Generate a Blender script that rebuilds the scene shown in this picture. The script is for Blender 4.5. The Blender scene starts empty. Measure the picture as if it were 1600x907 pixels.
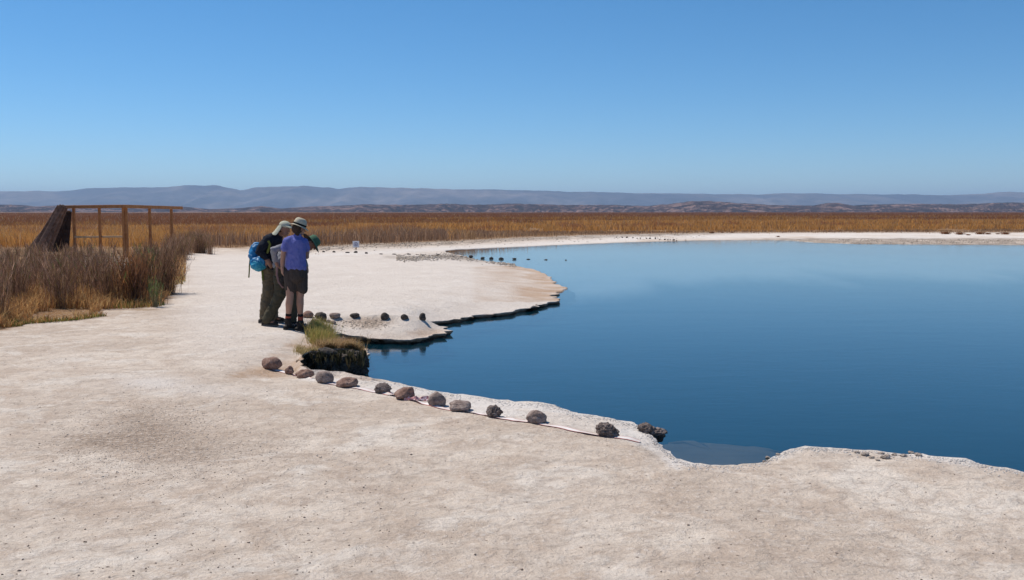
import bpy, bmesh, math, random
import numpy as np
from mathutils import Vector, Matrix, noise
from mathutils.bvhtree import BVHTree
from mathutils.geometry import delaunay_2d_cdt
from mathutils.kdtree import KDTree

random.seed(7); rng = np.random.default_rng(7)
S = bpy.context.scene
COL = S.collection

# ------------------------------------------------------------ camera
F = 1500.0; CX, CY = 800.0, 453.5; HOR = 331.0; EYE = 1.75
PITCH = math.atan((CY - HOR) / F)
cd = bpy.data.cameras.new('camera'); cam = bpy.data.objects.new('camera', cd); COL.objects.link(cam)
cd.sensor_width = 36.0; cd.lens = F / 1600 * 36; cd.clip_start = 0.1; cd.clip_end = 60000
cam.location = (0, 0, EYE); cam.rotation_euler = (math.pi / 2 - PITCH, 0, 0)
S.camera = cam
cp, sp = math.cos(PITCH), math.sin(PITCH)

def ray(px, py):
    u = (px - CX) / F; v = -(py - CY) / F
    return Vector((u, cp + v * sp, -sp + v * cp))
def gp(px, py, z=0.0):                      # point of the level z seen at that spot
    d = ray(px, py); t = (z - EYE) / d.z
    return Vector((d.x * t, d.y * t, z))
def at(px, py, Y):                          # point at distance Y
    d = ray(px, py); t = Y / d.y
    return Vector((d.x * t, Y, EYE + d.z * t))
def to_px(P):                               # numpy (n,3) -> px, py
    X, Y, Z = P[:, 0], P[:, 1], P[:, 2] - EYE
    zc = Y * cp - Z * sp; yc = Y * sp + Z * cp
    zc = np.where(zc < 0.05, 0.05, zc)
    return CX + F * X / zc, CY - F * yc / zc

# ------------------------------------------------------------ light
SUN_EL = math.radians(58)
SUN_AZ = math.radians(90 + 55)                # direction to the sun, counter-clockwise from +X: left and beyond
sdir = Vector((math.cos(SUN_AZ) * math.cos(SUN_EL), math.sin(SUN_AZ) * math.cos(SUN_EL), math.sin(SUN_EL)))
w = bpy.data.worlds.new('World'); S.world = w; w.use_nodes = True
nt = w.node_tree; bg = nt.nodes['Background']
sky = nt.nodes.new('ShaderNodeTexSky'); sky.sky_type = 'NISHITA'; sky.sun_disc = False
sky.sun_elevation = SUN_EL; sky.sun_rotation = math.atan2(sdir.x, sdir.y)
sky.altitude = 2400; sky.air_density = 1.0; sky.dust_density = 0.15; sky.ozone_density = 6.5
hs = nt.nodes.new('ShaderNodeHueSaturation'); hs.inputs['Saturation'].default_value = 1.18; hs.inputs['Hue'].default_value = 0.493
nt.links.new(sky.outputs[0], hs.inputs['Color']); nt.links.new(hs.outputs[0], bg.inputs[0]); bg.inputs[1].default_value = 0.117
sl = bpy.data.lights.new('sun', 'SUN'); sl.energy = 4.95; sl.angle = math.radians(0.5); sl.color = (1, 0.925, 0.82)
so = bpy.data.objects.new('sun', sl); COL.objects.link(so)
so.rotation_euler = sdir.to_track_quat('Z', 'Y').to_euler()
S.view_settings.view_transform = 'Standard'; S.view_settings.look = 'None'
S.view_settings.exposure = 0.0; S.view_settings.gamma = 1.0
S.cycles.volume_bounces = 0; S.cycles.max_bounces = 6; S.cycles.transparent_max_bounces = 12

# ------------------------------------------------------------ helpers
def tag(o, label=None, cat=None, group=None, kind=None):
    if label: o['label'] = label
    if cat: o['category'] = cat
    if group: o['group'] = group
    if kind: o['kind'] = kind
    return o
def link(name, me, m=None, parent=None):
    o = bpy.data.objects.new(name, me); COL.objects.link(o)
    if m is not None and len(me.materials) == 0: me.materials.append(m)
    if parent is not None: o.parent = parent
    return o
def empty(name, loc, rz=0):
    o = bpy.data.objects.new(name, None); COL.objects.link(o); o.location = loc; o.rotation_euler = (0, 0, rz)
    o.empty_display_size = 0.1
    return o
def local(o, me):                            # world-space mesh -> local space of an empty with only a location
    me.transform(Matrix.Translation(-Vector(o.location)))
def np_mesh(name, V, Fc, n_per):             # faces all with the same vertex count
    me = bpy.data.meshes.new(name)
    V = np.asarray(V, dtype=np.float32); Fc = np.asarray(Fc, dtype=np.int32)
    me.vertices.add(len(V)); me.vertices.foreach_set('co', V.ravel())
    nf = len(Fc); me.loops.add(nf * n_per); me.polygons.add(nf)
    me.loops.foreach_set('vertex_index', Fc.ravel())
    me.polygons.foreach_set('loop_start', np.arange(0, nf * n_per, n_per, dtype=np.int32))
    me.polygons.foreach_set('loop_total', np.full(nf, n_per, dtype=np.int32))
    me.update(calc_edges=True)
    return me
def fattr(me, name, arr):
    a = me.attributes.new(name, 'FLOAT', 'POINT'); a.data.foreach_set('value', np.asarray(arr, dtype=np.float32))
def cattr(me, name, arr):
    a = me.attributes.new(name, 'FLOAT_COLOR', 'POINT')
    arr = np.asarray(arr, dtype=np.float32); arr = np.concatenate([arr, np.ones((len(arr), 1), np.float32)], 1)
    a.data.foreach_set('color', arr.ravel())
def smooth(me): me.polygons.foreach_set('use_smooth', [True] * len(me.polygons))

class Mat:
    def __init__(s, name, rough=0.9, spec=0.2):
        s.m = bpy.data.materials.new(name); s.m.use_nodes = True
        s.t = s.m.node_tree; s.b = s.t.nodes['Principled BSDF']; s.out = s.t.nodes['Material Output']
        s.b.inputs['Roughness'].default_value = rough; s.b.inputs['Specular IOR Level'].default_value = spec
        s.co = None
    def n(s, ty, **kw):
        x = s.t.nodes.new('ShaderNode' + ty)
        for k, v in kw.items():
            if k in x.inputs: x.inputs[k].default_value = v
            else: setattr(x, k, v)
        return x
    def L(s, a, b): s.t.links.new(a, b)
    def coord(s, kind='Object', scale=(1, 1, 1)):
        tc = s.n('TexCoord'); mp = s.n('Mapping'); mp.inputs['Scale'].default_value = scale
        if kind == 'World':
            g = s.n('NewGeometry'); s.L(g.outputs['Position'], mp.inputs[0])
        else: s.L(tc.outputs[kind], mp.inputs[0])
        return mp.outputs[0]
    def noise(s, co, scale, detail=6, rough=0.6, dist=0.0):
        x = s.n('TexNoise'); x.inputs['Scale'].default_value = scale; x.inputs['Detail'].default_value = detail
        x.inputs['Roughness'].default_value = rough; x.inputs['Distortion'].default_value = dist
        s.L(co, x.inputs['Vector']); return x.outputs['Fac']
    def ramp(s, fac, stops, interp='LINEAR'):
        r = s.n('ValToRGB'); e = r.color_ramp.elements; r.color_ramp.interpolation = interp
        while len(e) < len(stops): e.new(0.5)
        for q, (p, c) in zip(e, stops):
            q.position = p; q.color = (*c, 1) if isinstance(c, tuple) else (c, c, c, 1)
        s.L(fac, r.inputs[0]); return r.outputs[0]
    def mix(s, fac, a, b, mode='MIX'):
        x = s.n('Mix', data_type='RGBA', blend_type=mode)
        for sock, v in ((x.inputs[0], fac), (x.inputs[6], a), (x.inputs[7], b)):
            if isinstance(v, (int, float)): sock.default_value = v
            elif isinstance(v, tuple): sock.default_value = (*v, 1)
            else: s.L(v, sock)
        return x.outputs[2]
    def math(s, op, a, b=0.0):
        x = s.n('Math', operation=op)
        for sock, v in zip(x.inputs, (a, b)):
            if isinstance(v, (int, float)): sock.default_value = v
            else: s.L(v, sock)
        return x.outputs[0]
    def attr(s, name, out='Fac'):
        x = s.n('Attribute', attribute_name=name); return x.outputs[out]
    def bump(s, h, strength=0.5, dist=0.02, prev=None):
        x = s.n('Bump'); x.inputs['Strength'].default_value = strength; x.inputs['Distance'].default_value = dist
        s.L(h, x.inputs['Height'])
        if prev is not None: s.L(prev, x.inputs['Normal'])
        return x.outputs[0]
    def color(s, c):
        if isinstance(c, tuple): s.b.inputs['Base Color'].default_value = (*c, 1)
        else: s.L(c, s.b.inputs['Base Color'])
    def normal(s, n_): s.L(n_, s.b.inputs['Normal'])

def simple(name, c1, c2, scale=20, rough=0.85, bump=0.3, bd=0.004, spec=0.2, kind='Object', contrast=(0.3, 0.7)):
    k = Mat(name, rough, spec); co = k.coord(kind); f = k.noise(co, scale)
    k.color(k.ramp(f, [(contrast[0], c1), (contrast[1], c2)]))
    if bump: k.normal(k.bump(k.noise(co, scale * 2.5, 8, 0.65), bump, bd))
    return k.m

# ------------------------------------------------------------ ground material
def ground_material():
    k = Mat('salt_ground', 0.95, 0.08)
    co = k.coord('World'); 
    big = k.noise(co, 0.55, 5, 0.6, 0.4); mid = k.noise(co, 2.6, 6, 0.62, 0.3); fine = k.noise(co, 26, 6, 0.7); vf = k.noise(co, 120, 4, 0.7)
    c = k.ramp(big, [(0.34, (0.50, 0.408, 0.33)), (0.5, (0.60, 0.505, 0.42)), (0.62, (0.69, 0.60, 0.51))])
    c = k.mix(k.ramp(mid, [(0.47, 0.0), (0.60, 0.6)]), c, (0.48, 0.375, 0.295))
    mid2 = k.noise(co, 1.3, 7, 0.65, 0.8)
    c = k.mix(k.ramp(mid2, [(0.53, 0.0), (0.62, 0.7)]), c, (0.71, 0.64, 0.565))
    m3 = k.noise(co, 7.0, 6, 0.7, 0.6); c = k.mix(k.ramp(m3, [(0.36, 0.5), (0.5, 0.0)]), c, (0.37, 0.29, 0.235))
    c = k.mix(k.attr('white'), c, k.ramp(mid, [(0.3, (0.62, 0.56, 0.51)), (0.7, (0.77, 0.72, 0.67))]))
    c = k.mix(k.attr('ochre'), c, k.ramp(mid, [(0.3, (0.36, 0.20, 0.10)), (0.7, (0.46, 0.31, 0.20))]))
    c = k.mix(k.attr('gravel'), c, k.ramp(fine, [(0.35, (0.13, 0.10, 0.08)), (0.65, (0.46, 0.38, 0.31))]))
    c = k.mix(k.attr('rough'), c, k.ramp(fine, [(0.35, (0.21, 0.15, 0.11)), (0.6, (0.44, 0.345, 0.27))]))
    veg = k.noise(co, 1.1, 6, 0.7)
    vc = k.ramp(veg, [(0.3, (0.10, 0.055, 0.025)), (0.5, (0.22, 0.115, 0.045)), (0.7, (0.33, 0.20, 0.09))])
    c = k.mix(k.attr('veg'), c, vc)
    # fine grain: pits and grit
    c = k.mix(k.ramp(fine, [(0.34, 0.5), (0.44, 0.0)]), c, (0.36, 0.28, 0.22)); c = k.mix(k.ramp(fine, [(0.54, 0.0), (0.66, 0.6)]), c, (0.70, 0.63, 0.57))
    c = k.mix(k.ramp(vf, [(0.36, 0.5), (0.46, 0.0)]), c, (0.28, 0.22, 0.18))
    vo = k.n('TexVoronoi', feature='F1'); vo.inputs['Scale'].default_value = 7.0; k.L(co, vo.inputs['Vector'])
    c = k.mix(k.ramp(vo.outputs['Distance'], [(0.05, 0.75), (0.085, 0.0)]), c, (0.13, 0.09, 0.07))
    wv = k.n('TexVoronoi', feature='DISTANCE_TO_EDGE'); wv.inputs['Scale'].default_value = 1.7
    wd = k.n('TexNoise'); wd.inputs['Scale'].default_value = 3.0; wd.inputs['Detail'].default_value = 6; k.L(co, wd.inputs['Vector'])
    wa = k.n('VectorMath', operation='SCALE'); k.L(wd.outputs['Color'], wa.inputs[0]); wa.inputs['Scale'].default_value = .5
    wb = k.n('VectorMath', operation='ADD'); k.L(co, wb.inputs[0]); k.L(wa.outputs[0], wb.inputs[1]); k.L(wb.outputs[0], wv.inputs['Vector'])
    crack = k.math('MULTIPLY', k.ramp(wv.outputs['Distance'], [(0.0, 1.0), (0.022, 0.0)]), k.ramp(mid2, [(0.45, 0.0), (0.55, 0.28)]))
    c = k.mix(crack, c, (0.30, 0.235, 0.185))
    # bank faces: dark brown, stronger below the lip
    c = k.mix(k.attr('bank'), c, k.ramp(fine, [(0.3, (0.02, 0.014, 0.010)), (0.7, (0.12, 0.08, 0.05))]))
    k.color(c)
    n1 = k.bump(mid, 0.5, 0.06); n1 = k.bump(m3, 0.9, 0.04, n1); n2 = k.bump(fine, 1.0, 0.016, n1); n3 = k.bump(vf, 0.6, 0.004, n2)
    k.normal(n3)
    return k.m
M_ground = ground_material()

# ------------------------------------------------------------ shoreline
WATER = -0.32
# px, py, level of the edge, reach of the slope (m), undercut (m)
E = [(1700,768,-.03,.25,.10),(1600,738,-.03,.25,.10),(1572,731,-.03,.25,.1),(1545,729,-.03,.2,.1),(1510,718,-.03,.2,.1),(1480,716,-.03,.2,.1),
 (1440,711,-.05,.2,.1),(1400,709,-.05,.2,.1),(1368,705,-.04,.2,.1),(1325,702,-.02,.2,.1),(1290,700,-.01,.2,.1),(1258,697,-.0,.2,.1),(1235,702,-.02,.2,.1),
 (1208,714,-.04,.2,.1),(1192,723,-.06,.2,.1),(1150,728,-.06,.2,.1),(1110,727,-.05,.2,.1),(1075,724,-.05,.2,.1),(1055,716,-.05,.2,.1),(1040,703,-.06,.2,.1),
 (1030,694,-.06,.2,.1),(1020,684,-.05,.2,.1),(1008,670,-.03,.2,.1),(990,661,-.03,.2,.1),(960,655,-.03,.2,.1),(925,649,-.04,.2,.1),(902,647,-.05,.2,.1),(885,640,-.05,.2,.1),
 (868,633,-.04,.2,.1),(850,630,-.03,.2,.1),(828,630,-.05,.2,.1),(790,627,-.05,.2,.1),(760,622,-.05,.2,.1),(720,617,-.05,.2,.1),(700,614,-.05,.2,.1),
 (680,611,-.05,.2,.1),(650,605,-.05,.2,.1),(620,598,-.06,.2,.1),(585,592,-.06,.2,.1),(562,587,-.06,.2,.1),(540,583,-.05,.2,.1),(510,580,-.05,.2,.1),
 (488,578,-.05,.2,.05),(476,573,-.04,.2,.05),(471,565,-.03,.2,.05),(474,556,-.02,.2,.08),(487,549,-.02,.2,.12),(508,545,-.02,.2,.15),(532,544,-.03,.2,.15),
 (552,546,-.05,.2,.12),(563,549,-.07,.2,.1),(573,556,-.13,.12,.08),(575,551,-.12,.12,.05),(566,544,-.1,.2,.1),(560,539,-.1,.2,.1),(550,534,-.1,.3,.15),(535,528,-.12,.4,.2),(524,522,-.14,.5,.15),(528,519,-.15,.6,.15),(545,524,-.19,.6,.15),
 (575,529,-.225,.6,.15),(610,530,-.24,.6,.15),(640,531,-.24,.6,.15),(672,527,-.24,.6,.15),(698,521,-.245,.5,.15),(709,517,-.25,.4,.15),(700,511.5,-.25,.3,.2),(685,508.5,-.24,.3,.2),
 (674,506,-.24,.3,.2),(682,502,-.245,.5,.15),(700,501,-.245,.6,.15),(722,499,-.245,.8,.15),(738,493,-.245,1,.15),(760,491,-.245,1.2,.15),(785,489,-.245,1.4,.15),(805,484,-.245,1.6,.15),(830,480,-.245,1.8,.15),
 (850,475,-.25,1.8,.15),(876,467,-.25,2,.2),(862,463,-.27,2,.1),(868,458,-.29,2.2,0),(886,449,-.3,2.4,0),(866,444,-.29,2.4,0),(862,437,-.3,2.5,0),
 (850,428,-.3,2.5,0),(835,422,-.3,2.5,0),(812,417,-.3,2.5,0),(798,414.5,-.3,2.5,0),(804,413,-.3,2.5,0),(780,410.5,-.3,2.5,0),(755,408,-.3,2.5,0),(735,404,-.3,2.5,0),
 (715,398,-.3,3,0),(695,393,-.3,3,0),(707,390.2,-.3,5,0),(740,388.5,-.3,6,0),(800,386,-.3,6,0),(850,383.7,-.3,6,0),(880,382.5,-.3,6,0),(970,379,-.3,7,0),
 (1050,376.7,-.3,7,0),(1120,375.3,-.3,7,0),(1200,375.0,-.3,7,0),(1237,375.6,-.3,7,0),(1275,379,-.3,7,0),(1330,380.5,-.3,7,0),(1400,381.3,-.3,7,0),(1500,382,-.3,7,0),(1600,382.5,-.3,7,0),(1800,384,-.3,7,0)]
ctrl = []
for (a, b, z, L_, u) in E:
    p = gp(a, b, z); ctrl.append((p.x, p.y, z, L_, u))
ctrl += [(80,56,-.3,6,0),(100,38,-.3,5,0),(104,10,-.2,3,.05),(75,-14,-.2,2,.05),(34,-9,-.1,1,.1),(13,0.5,-.05,.4,.1),(6.6,3.9,-.03,.3,.1)]
ctrl = np.array(ctrl)
# densify with midpoint-displacement roughness
def densify(C):
    out = []
    n = len(C)
    for i in range(n):
        a, b = C[i], C[(i + 1) % n]
        p = [a]
        L_ = math.hypot(b[0] - a[0], b[1] - a[1]); d = max(3.0, math.hypot(a[0], a[1]))
        k = int(min(60, max(1, L_ / (0.0045 * d + 0.004))))
        nx, ny = -(b[1] - a[1]) / (L_ + 1e-9), (b[0] - a[0]) / (L_ + 1e-9)
        amp = min(L_ * 0.30, 0.0075 * d)
        for j in range(k):
            t = j / k; q = a * (1 - t) + b * t
            s_ = 8.0 / d
            nv = noise.fractal(Vector((q[0] * s_ * 4, q[1] * s_ * 4, 3.1)), 0.75, 2.0, 5)
            off = nv * amp * 1.6 * (.4 if d < 10.5 else 1) * min(1, 4 * t * (1 - t) + 0.3) * (0.45 if q[4] == 0 else 1)
            q = q.copy(); q[0] += nx * off; q[1] += ny * off
            out.append(q)
    return np.array(out)
loop = densify(ctrl)
NL = len(loop)
kd = KDTree(NL)
for i in range(NL): kd.insert((loop[i][0], loop[i][1], 0), i)
kd.balance()
LX, LY = loop[:, 0], loop[:, 1]; LX2, LY2 = np.roll(LX, -1), np.roll(LY, -1)
def in_lake(x, y):                            # vectorised even-odd test
    x = np.asarray(x, float); y = np.asarray(y, float); res = np.zeros(x.shape, bool)
    for i in range(NL):
        c = (LY[i] > y) != (LY2[i] > y)
        if not c.any(): continue
        xi = (LX2[i] - LX[i]) * (y - LY[i]) / (LY2[i] - LY[i] + 1e-12) + LX[i]
        res ^= c & (x < xi)
    return res

def fract(x, y, s, o=4, z=0.0): return noise.fractal(Vector((x * s, y * s, z)), 1.0, 2.0, o)
LA, LB = gp(528, 503.5, -.1), gp(688, 505.5, -.16); LN = Vector((LB.y - LA.y, LA.x - LB.x, 0)).normalized(); LN = LN if LN.y < 0 else -LN
def step(x, y):
    if not (LA.x - .3 < x < LB.x + .6 and 10 < y < 18): return 0.0
    s_ = (x - LA.x) * LN.x + (y - LA.y) * LN.y + .10 * noise.fractal(Vector((x * 1.6, 0, 0)), 1, 2, 4)
    return -.075 * max(0.0, min(1.0, s_ / .10)) * max(0, min(1, (x - LA.x + .3) / .5))
def land_z(x, y, d_edge, e):
    d = math.hypot(x, y)
    z = 0.025 * fract(x, y, 0.35, 3) + 0.009 * fract(x, y, 2.3, 4, 5.0)
    if d < 40: z += 0.006 * fract(x, y, 9, 4, 9.0)
    g = min(1.0, d_edge / (1.0 * e[3] + 0.15))
    z = z * g + e[2] * math.exp(-(d_edge / e[3]) ** 1.5)
    # lip with a slightly raised salt rim on the near bank
    if e[4] > 0 and d < 14: z += 0.018 * math.exp(-((d_edge - 0.07) / 0.05) ** 2) * (0.5 + fract(x, y, 6, 3, 2.0))
    return max(z + step(x, y), min(z, WATER + .03)) if d_edge > 0 else z
def ground_pts():
    pts = []
    # the wedge in view, point spacing grows with distance
    step = 0.0078; r = 2.6
    while r < 420:
        n = int(1.25 / step)
        for j in range(n):
            a = math.pi / 2 + 0.625 - 1.25 * (j + random.random() * 0.7) / n
            rr = r * (1 + step * (random.random() - 0.5) * 0.8)
            pts.append((math.cos(a) * rr, math.sin(a) * rr))
        r *= 1 + step * (1.0 if r < 120 else 2.2)
    # coarser everywhere else
    r = 0.5
    while r < 16000:
        st = 0.06 if r < 400 else 0.09
        n = int(2 * math.pi / st)
        for j in range(n):
            a = 2 * math.pi * (j + random.random() * 0.6) / n
            off = abs((a - math.pi / 2 + math.pi) % (2 * math.pi) - math.pi)
            if off < 0.66 and 2.6 < r < 420: continue
            pts.append((math.cos(a) * r, math.sin(a) * r))
        r *= 1 + st
    return np.array(pts)
gpts = ground_pts()
gpts = gpts[~in_lake(gpts[:, 0], gpts[:, 1])]
keep = np.ones(len(gpts), bool); near = [None] * len(gpts)
for i, (x, y) in enumerate(gpts):
    co, idx, dist = kd.find((x, y, 0))
    if dist < 0.0035 * max(3, math.hypot(x, y)): keep[i] = False
gpts = gpts[keep]
vin = [Vector((q[0], q[1])) for q in loop] + [Vector((x, y)) for x, y in gpts]
ein = [(i, (i + 1) % NL) for i in range(NL)]
vo_, eo_, fo_, ov_, _, _ = delaunay_2d_cdt(vin, ein, [], 0, 1e-6)
VX = np.array([v.x for v in vo_]); VY = np.array([v.y for v in vo_])
Fg = np.array([f for f in fo_ if len(f) == 3])
cxs, cys = VX[Fg].mean(1), VY[Fg].mean(1)
Fg = Fg[~in_lake(cxs, cys)]
# consistent winding, upwards
A = (VX[Fg[:, 1]] - VX[Fg[:, 0]]) * (VY[Fg[:, 2]] - VY[Fg[:, 0]]) - (VY[Fg[:, 1]] - VY[Fg[:, 0]]) * (VX[Fg[:, 2]] - VX[Fg[:, 0]])
Fg[A < 0] = Fg[A < 0][:, ::-1]
VZ = np.zeros(len(VX)); DE = np.zeros(len(VX)); EI = np.zeros(len(VX), int)
for i in range(len(VX)):
    co, idx, dist = kd.find((VX[i], VY[i], 0)); EI[i] = idx
    DE[i] = dist; VZ[i] = land_z(VX[i], VY[i], dist, loop[idx])
GV = np.stack([VX, VY, VZ], 1)

# bank: rings hanging from the boundary
lz = np.array([land_z(q[0], q[1], 0.0, q) for q in loop])
# outward (towards the lake) normals
tx, ty = np.roll(LX, -1) - np.roll(LX, 1), np.roll(LY, -1) - np.roll(LY, 1)
tl = np.hypot(tx, ty) + 1e-9
area = 0.5 * np.sum(LX * LY2 - LX2 * LY)
sg = 1.0 if area > 0 else -1.0                 # CCW: inside is to the left (-ty, tx)
nx, ny = -ty / tl * sg, tx / tl * sg           # into the lake
for _ in range(3):
    nx = (np.roll(nx, 1) + nx + np.roll(nx, -1)) / 3; ny = (np.roll(ny, 1) + ny + np.roll(ny, -1)) / 3
rings = [np.stack([LX, LY, lz], 1)]
und = loop[:, 4]; dd = np.hypot(LX, LY)
jit = np.array([fract(LX[i] , LY[i], 30.0 / max(3, dd[i]) , 4, 7.0) for i in range(NL)])
jit2 = np.array([fract(LX[i] , LY[i], 60.0 / max(3, dd[i]) , 4, 3.0) for i in range(NL)])
sc = np.clip(dd / 9, 0.6, 2.5)
for (o1, z1, uz) in ((0.006, -0.012, 0), (0.0, -0.04, .1), (-0.02, -0.075, .6), (-.02, -.11, .8), (0.02, -.15, .8), (-0.01, -0.20, 1.0), (0.03, -.26, 1.0), (0.0, -0.55, 1.0), (0.3, -1.3, .5)):
    if z1 < -.03:
        jit = np.array([fract(LX[i] * 30 / max(3, dd[i]), LY[i] * 30 / max(3, dd[i]), 1.0, 4, 7.0 + z1 * 12) for i in range(NL)]); jit2 = np.array([fract(LX[i] * 60 / max(3, dd[i]), LY[i] * 60 / max(3, dd[i]), 1.0, 4, 3.0 + z1 * 25) for i in range(NL)])
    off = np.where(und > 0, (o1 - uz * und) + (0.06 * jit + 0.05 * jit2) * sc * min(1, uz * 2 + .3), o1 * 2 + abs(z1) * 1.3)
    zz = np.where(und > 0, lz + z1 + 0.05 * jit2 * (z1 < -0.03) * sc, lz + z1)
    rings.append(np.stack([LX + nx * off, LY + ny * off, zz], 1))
base = len(GV); allV = [GV]; faces = [Fg]
ringi = [None] * len(rings); st = base
for k_, R_ in enumerate(rings):
    allV.append(R_); ringi[k_] = np.arange(st, st + NL); st += NL
for k_ in range(len(rings) - 1):
    a, b = ringi[k_], ringi[k_ + 1]; a2, b2 = np.roll(a, -1), np.roll(b, -1)
    faces.append(np.stack([a, a2, b2], 1) if sg < 0 else np.stack([a, b2, a2], 1))
    faces.append(np.stack([a, b2, b], 1) if sg < 0 else np.stack([a, b, b2], 1))
V = np.concatenate(allV); Fa = np.concatenate(faces)
gme = np_mesh('ground', V, Fa, 3)

# what the surface is made of, as fields over the place
def sst(a, b, x): t = np.clip((x - a) / (b - a), 0, 1); return t * t * (3 - 2 * t)
pxs, pys = to_px(V)
front = V[:, 1] > 1.0
N1 = np.array([fract(v[0], v[1], 1.2, 4, 1.0) for v in V]); N2 = np.array([fract(v[0] , v[1], 0.3, 4, 4.0) for v in V])
nb = len(GV); nall = len(V)
dE = np.concatenate([DE, np.zeros(nall - nb)])
# front edge of the vegetation
vx_ = [-900, -50, 0, 40, 120, 200, 248, 272, 262, 268, 285, 318, 400, 480, 560, 640, 700, 800, 900, 1000, 1100, 1300, 1600, 2500]
vy_ = [560, 528, 520, 502, 496, 484, 478, 462, 445, 415, 399, 389, 387, 387, 381, 379, 377, 372, 368, 366, 364, 363, 363, 363]
def veg_edge(px): return np.interp(px, vx_, vy_)
jpy = pys + N1 * np.clip((pys - 331) * 0.06, 0.5, 9)
veg = sst(0, 1, (veg_edge(pxs) - jpy) / np.clip((pys - 331) * 0.05, 0.6, 8) + .5) * front
veg = np.where(np.hypot(V[:, 0], V[:, 1]) > 3200, np.clip(1 - (np.hypot(V[:, 0], V[:, 1]) - 3200) / 800, 0.35, 1), veg)
veg = np.where(front, veg, 0)
gapm = np.exp(-((pxs - 175) / 55) ** 2 - ((pys - 413) / 9) ** 2)
veg = veg * (1 - 0.95 * np.clip(gapm * 1.6, 0, 1))
# salt rim along the near bank, and the pale peninsula
cordx = [423, 475, 542, 597, 682, 771, 838, 948, 1000, 1060, 1200, 1320, 1600]; cordy = [577, 592, 604, 615, 636, 653, 661, 683, 694, 735, 716, 708, 742]
rim = sst(-4, 3, np.interp(pxs, cordx, cordy) - pys + N1 * 3) * (dE < 0.9) * (pxs > 420) * (np.hypot(V[:, 0], V[:, 1]) < 11.3) * front
rim *= np.where(pxs > 1060, np.clip(1.3 - dE / 0.22 + N1 * .6, 0, 1), 1)
rim *= 0.6 + 0.6 * sst(0.0, .3, N1 + .25)
pen = sst(600, 495, pys) * sst(390, 402, pys) * sst(230, 340, pxs) * 0.62
patch = 0.8 * np.exp(-((pxs - 240) / 60) ** 2 - ((pys - 598) / 11) ** 2) + 0.5 * np.exp(-((pxs - 330) / 60) ** 2 - ((pys - 612) / 9) ** 2)
band = sst(363, 366, pys) * sst(377, 372, pys) * sst(820, 1000, pxs) * (0.75 + N2 * .8)
band2 = np.exp(-((pys - (402 - (pxs - 450) * 0.052)) / 4.5) ** 2) * (pxs > 440) * (pxs < 1000) * 0.9
white = np.clip(np.maximum.reduce([rim, pen, patch, band, band2]), 0, 1) * front
ochre = np.zeros(nall)
ochre = np.exp(-dE / (0.05 * np.hypot(V[:, 0], V[:, 1]))) * (pys < 472) * (pys > 416) * (pxs > 740) * (pxs < 900)
ochre = np.maximum(ochre, 0.55 * np.exp(-((pxs - 655) / 40) ** 2 - ((pys - 520) / 7) ** 2) * (dE < .4))
ochre = np.maximum(ochre, 0.35 * sst(0.1, .5, N2) * sst(.8, 0, dE) * (np.hypot(V[:, 0], V[:, 1]) < 12))
for k_ in (1, 2): ochre[ringi[k_]] = np.where(und > 0.11, .8, ochre[ringi[k_]])
ochre = np.clip(ochre * (0.8 + N1), 0, .85) * front
gr = np.zeros(nall)
spx = [560, 636, 700, 760, 804]; spy = [399, 404, 401, 406, 413]
gr = np.exp(-((pys - np.interp(pxs, spx, spy)) / (2.2 + 3.0 * sst(600, 740, pxs) )) ** 2) * (pxs > 600) * (pxs < 815) * 0.9
gr = np.maximum(gr, sst(371, 374, pys) * sst(388, 382, pys) * sst(1120, 1260, pxs) * 1.3)
gr = np.maximum(gr, 1.1 * sst(2, -1.5, pys - veg_edge(pxs) - np.interp(pxs, [470, 700, 900, 1100, 1200], [6, 6, 4.5, 3, 0.5])) * (pxs > 470) * (pys > 360) * (pys < 395))
gr = np.maximum(gr, 0.85 * np.exp(-((pxs - 560) / 55) ** 2 - ((pys - 512) / 11) ** 2) * (0.7 + N1 * 1.5))
led = np.array([1.0 if step(v[0], v[1]) < -.03 else 0.0 for v in V]); ochre = np.clip(ochre + led * sst(640, 560, pxs) * (.45 + N1) * .8, 0, .8)
gravel = np.clip(gr * (0.7 + N1 * 1.2), 0, 1) * front
ro = .95 * np.exp(-((pxs - 200) / 100) ** 2 - ((pys - 690) / 34) ** 2) + 0.55 * np.exp(-((pxs - 240) / 55) ** 2 - ((pys - 655) / 14) ** 2) + 0.35 * np.exp(-((pxs - 330) / 110) ** 2 - ((pys - 705) / 20) ** 2)
rough_ = np.clip(ro * (0.75 + N1 * 1.0), 0, .85) * front
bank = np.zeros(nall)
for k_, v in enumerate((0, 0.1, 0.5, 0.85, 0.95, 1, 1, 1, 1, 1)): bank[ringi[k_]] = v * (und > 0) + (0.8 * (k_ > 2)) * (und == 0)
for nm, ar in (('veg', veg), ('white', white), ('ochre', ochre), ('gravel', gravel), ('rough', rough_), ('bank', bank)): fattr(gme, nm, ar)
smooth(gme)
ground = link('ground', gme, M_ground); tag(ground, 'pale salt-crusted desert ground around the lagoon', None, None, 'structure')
gbvh = BVHTree.FromPolygons([tuple(v) for v in GV.tolist()], Fg.tolist())
def hit(px, py):
    d = ray(px, py).normalized(); r = gbvh.ray_cast(Vector((0, 0, EYE)), d)
    if r[0] is not None and r[0].y < 3000: return r[0]
    return gp(px, py, WATER)
def gz(x, y):
    r = gbvh.ray_cast(Vector((x, y, 50)), Vector((0, 0, -1)))
    return r[0].z if r[0] is not None else WATER

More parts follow.
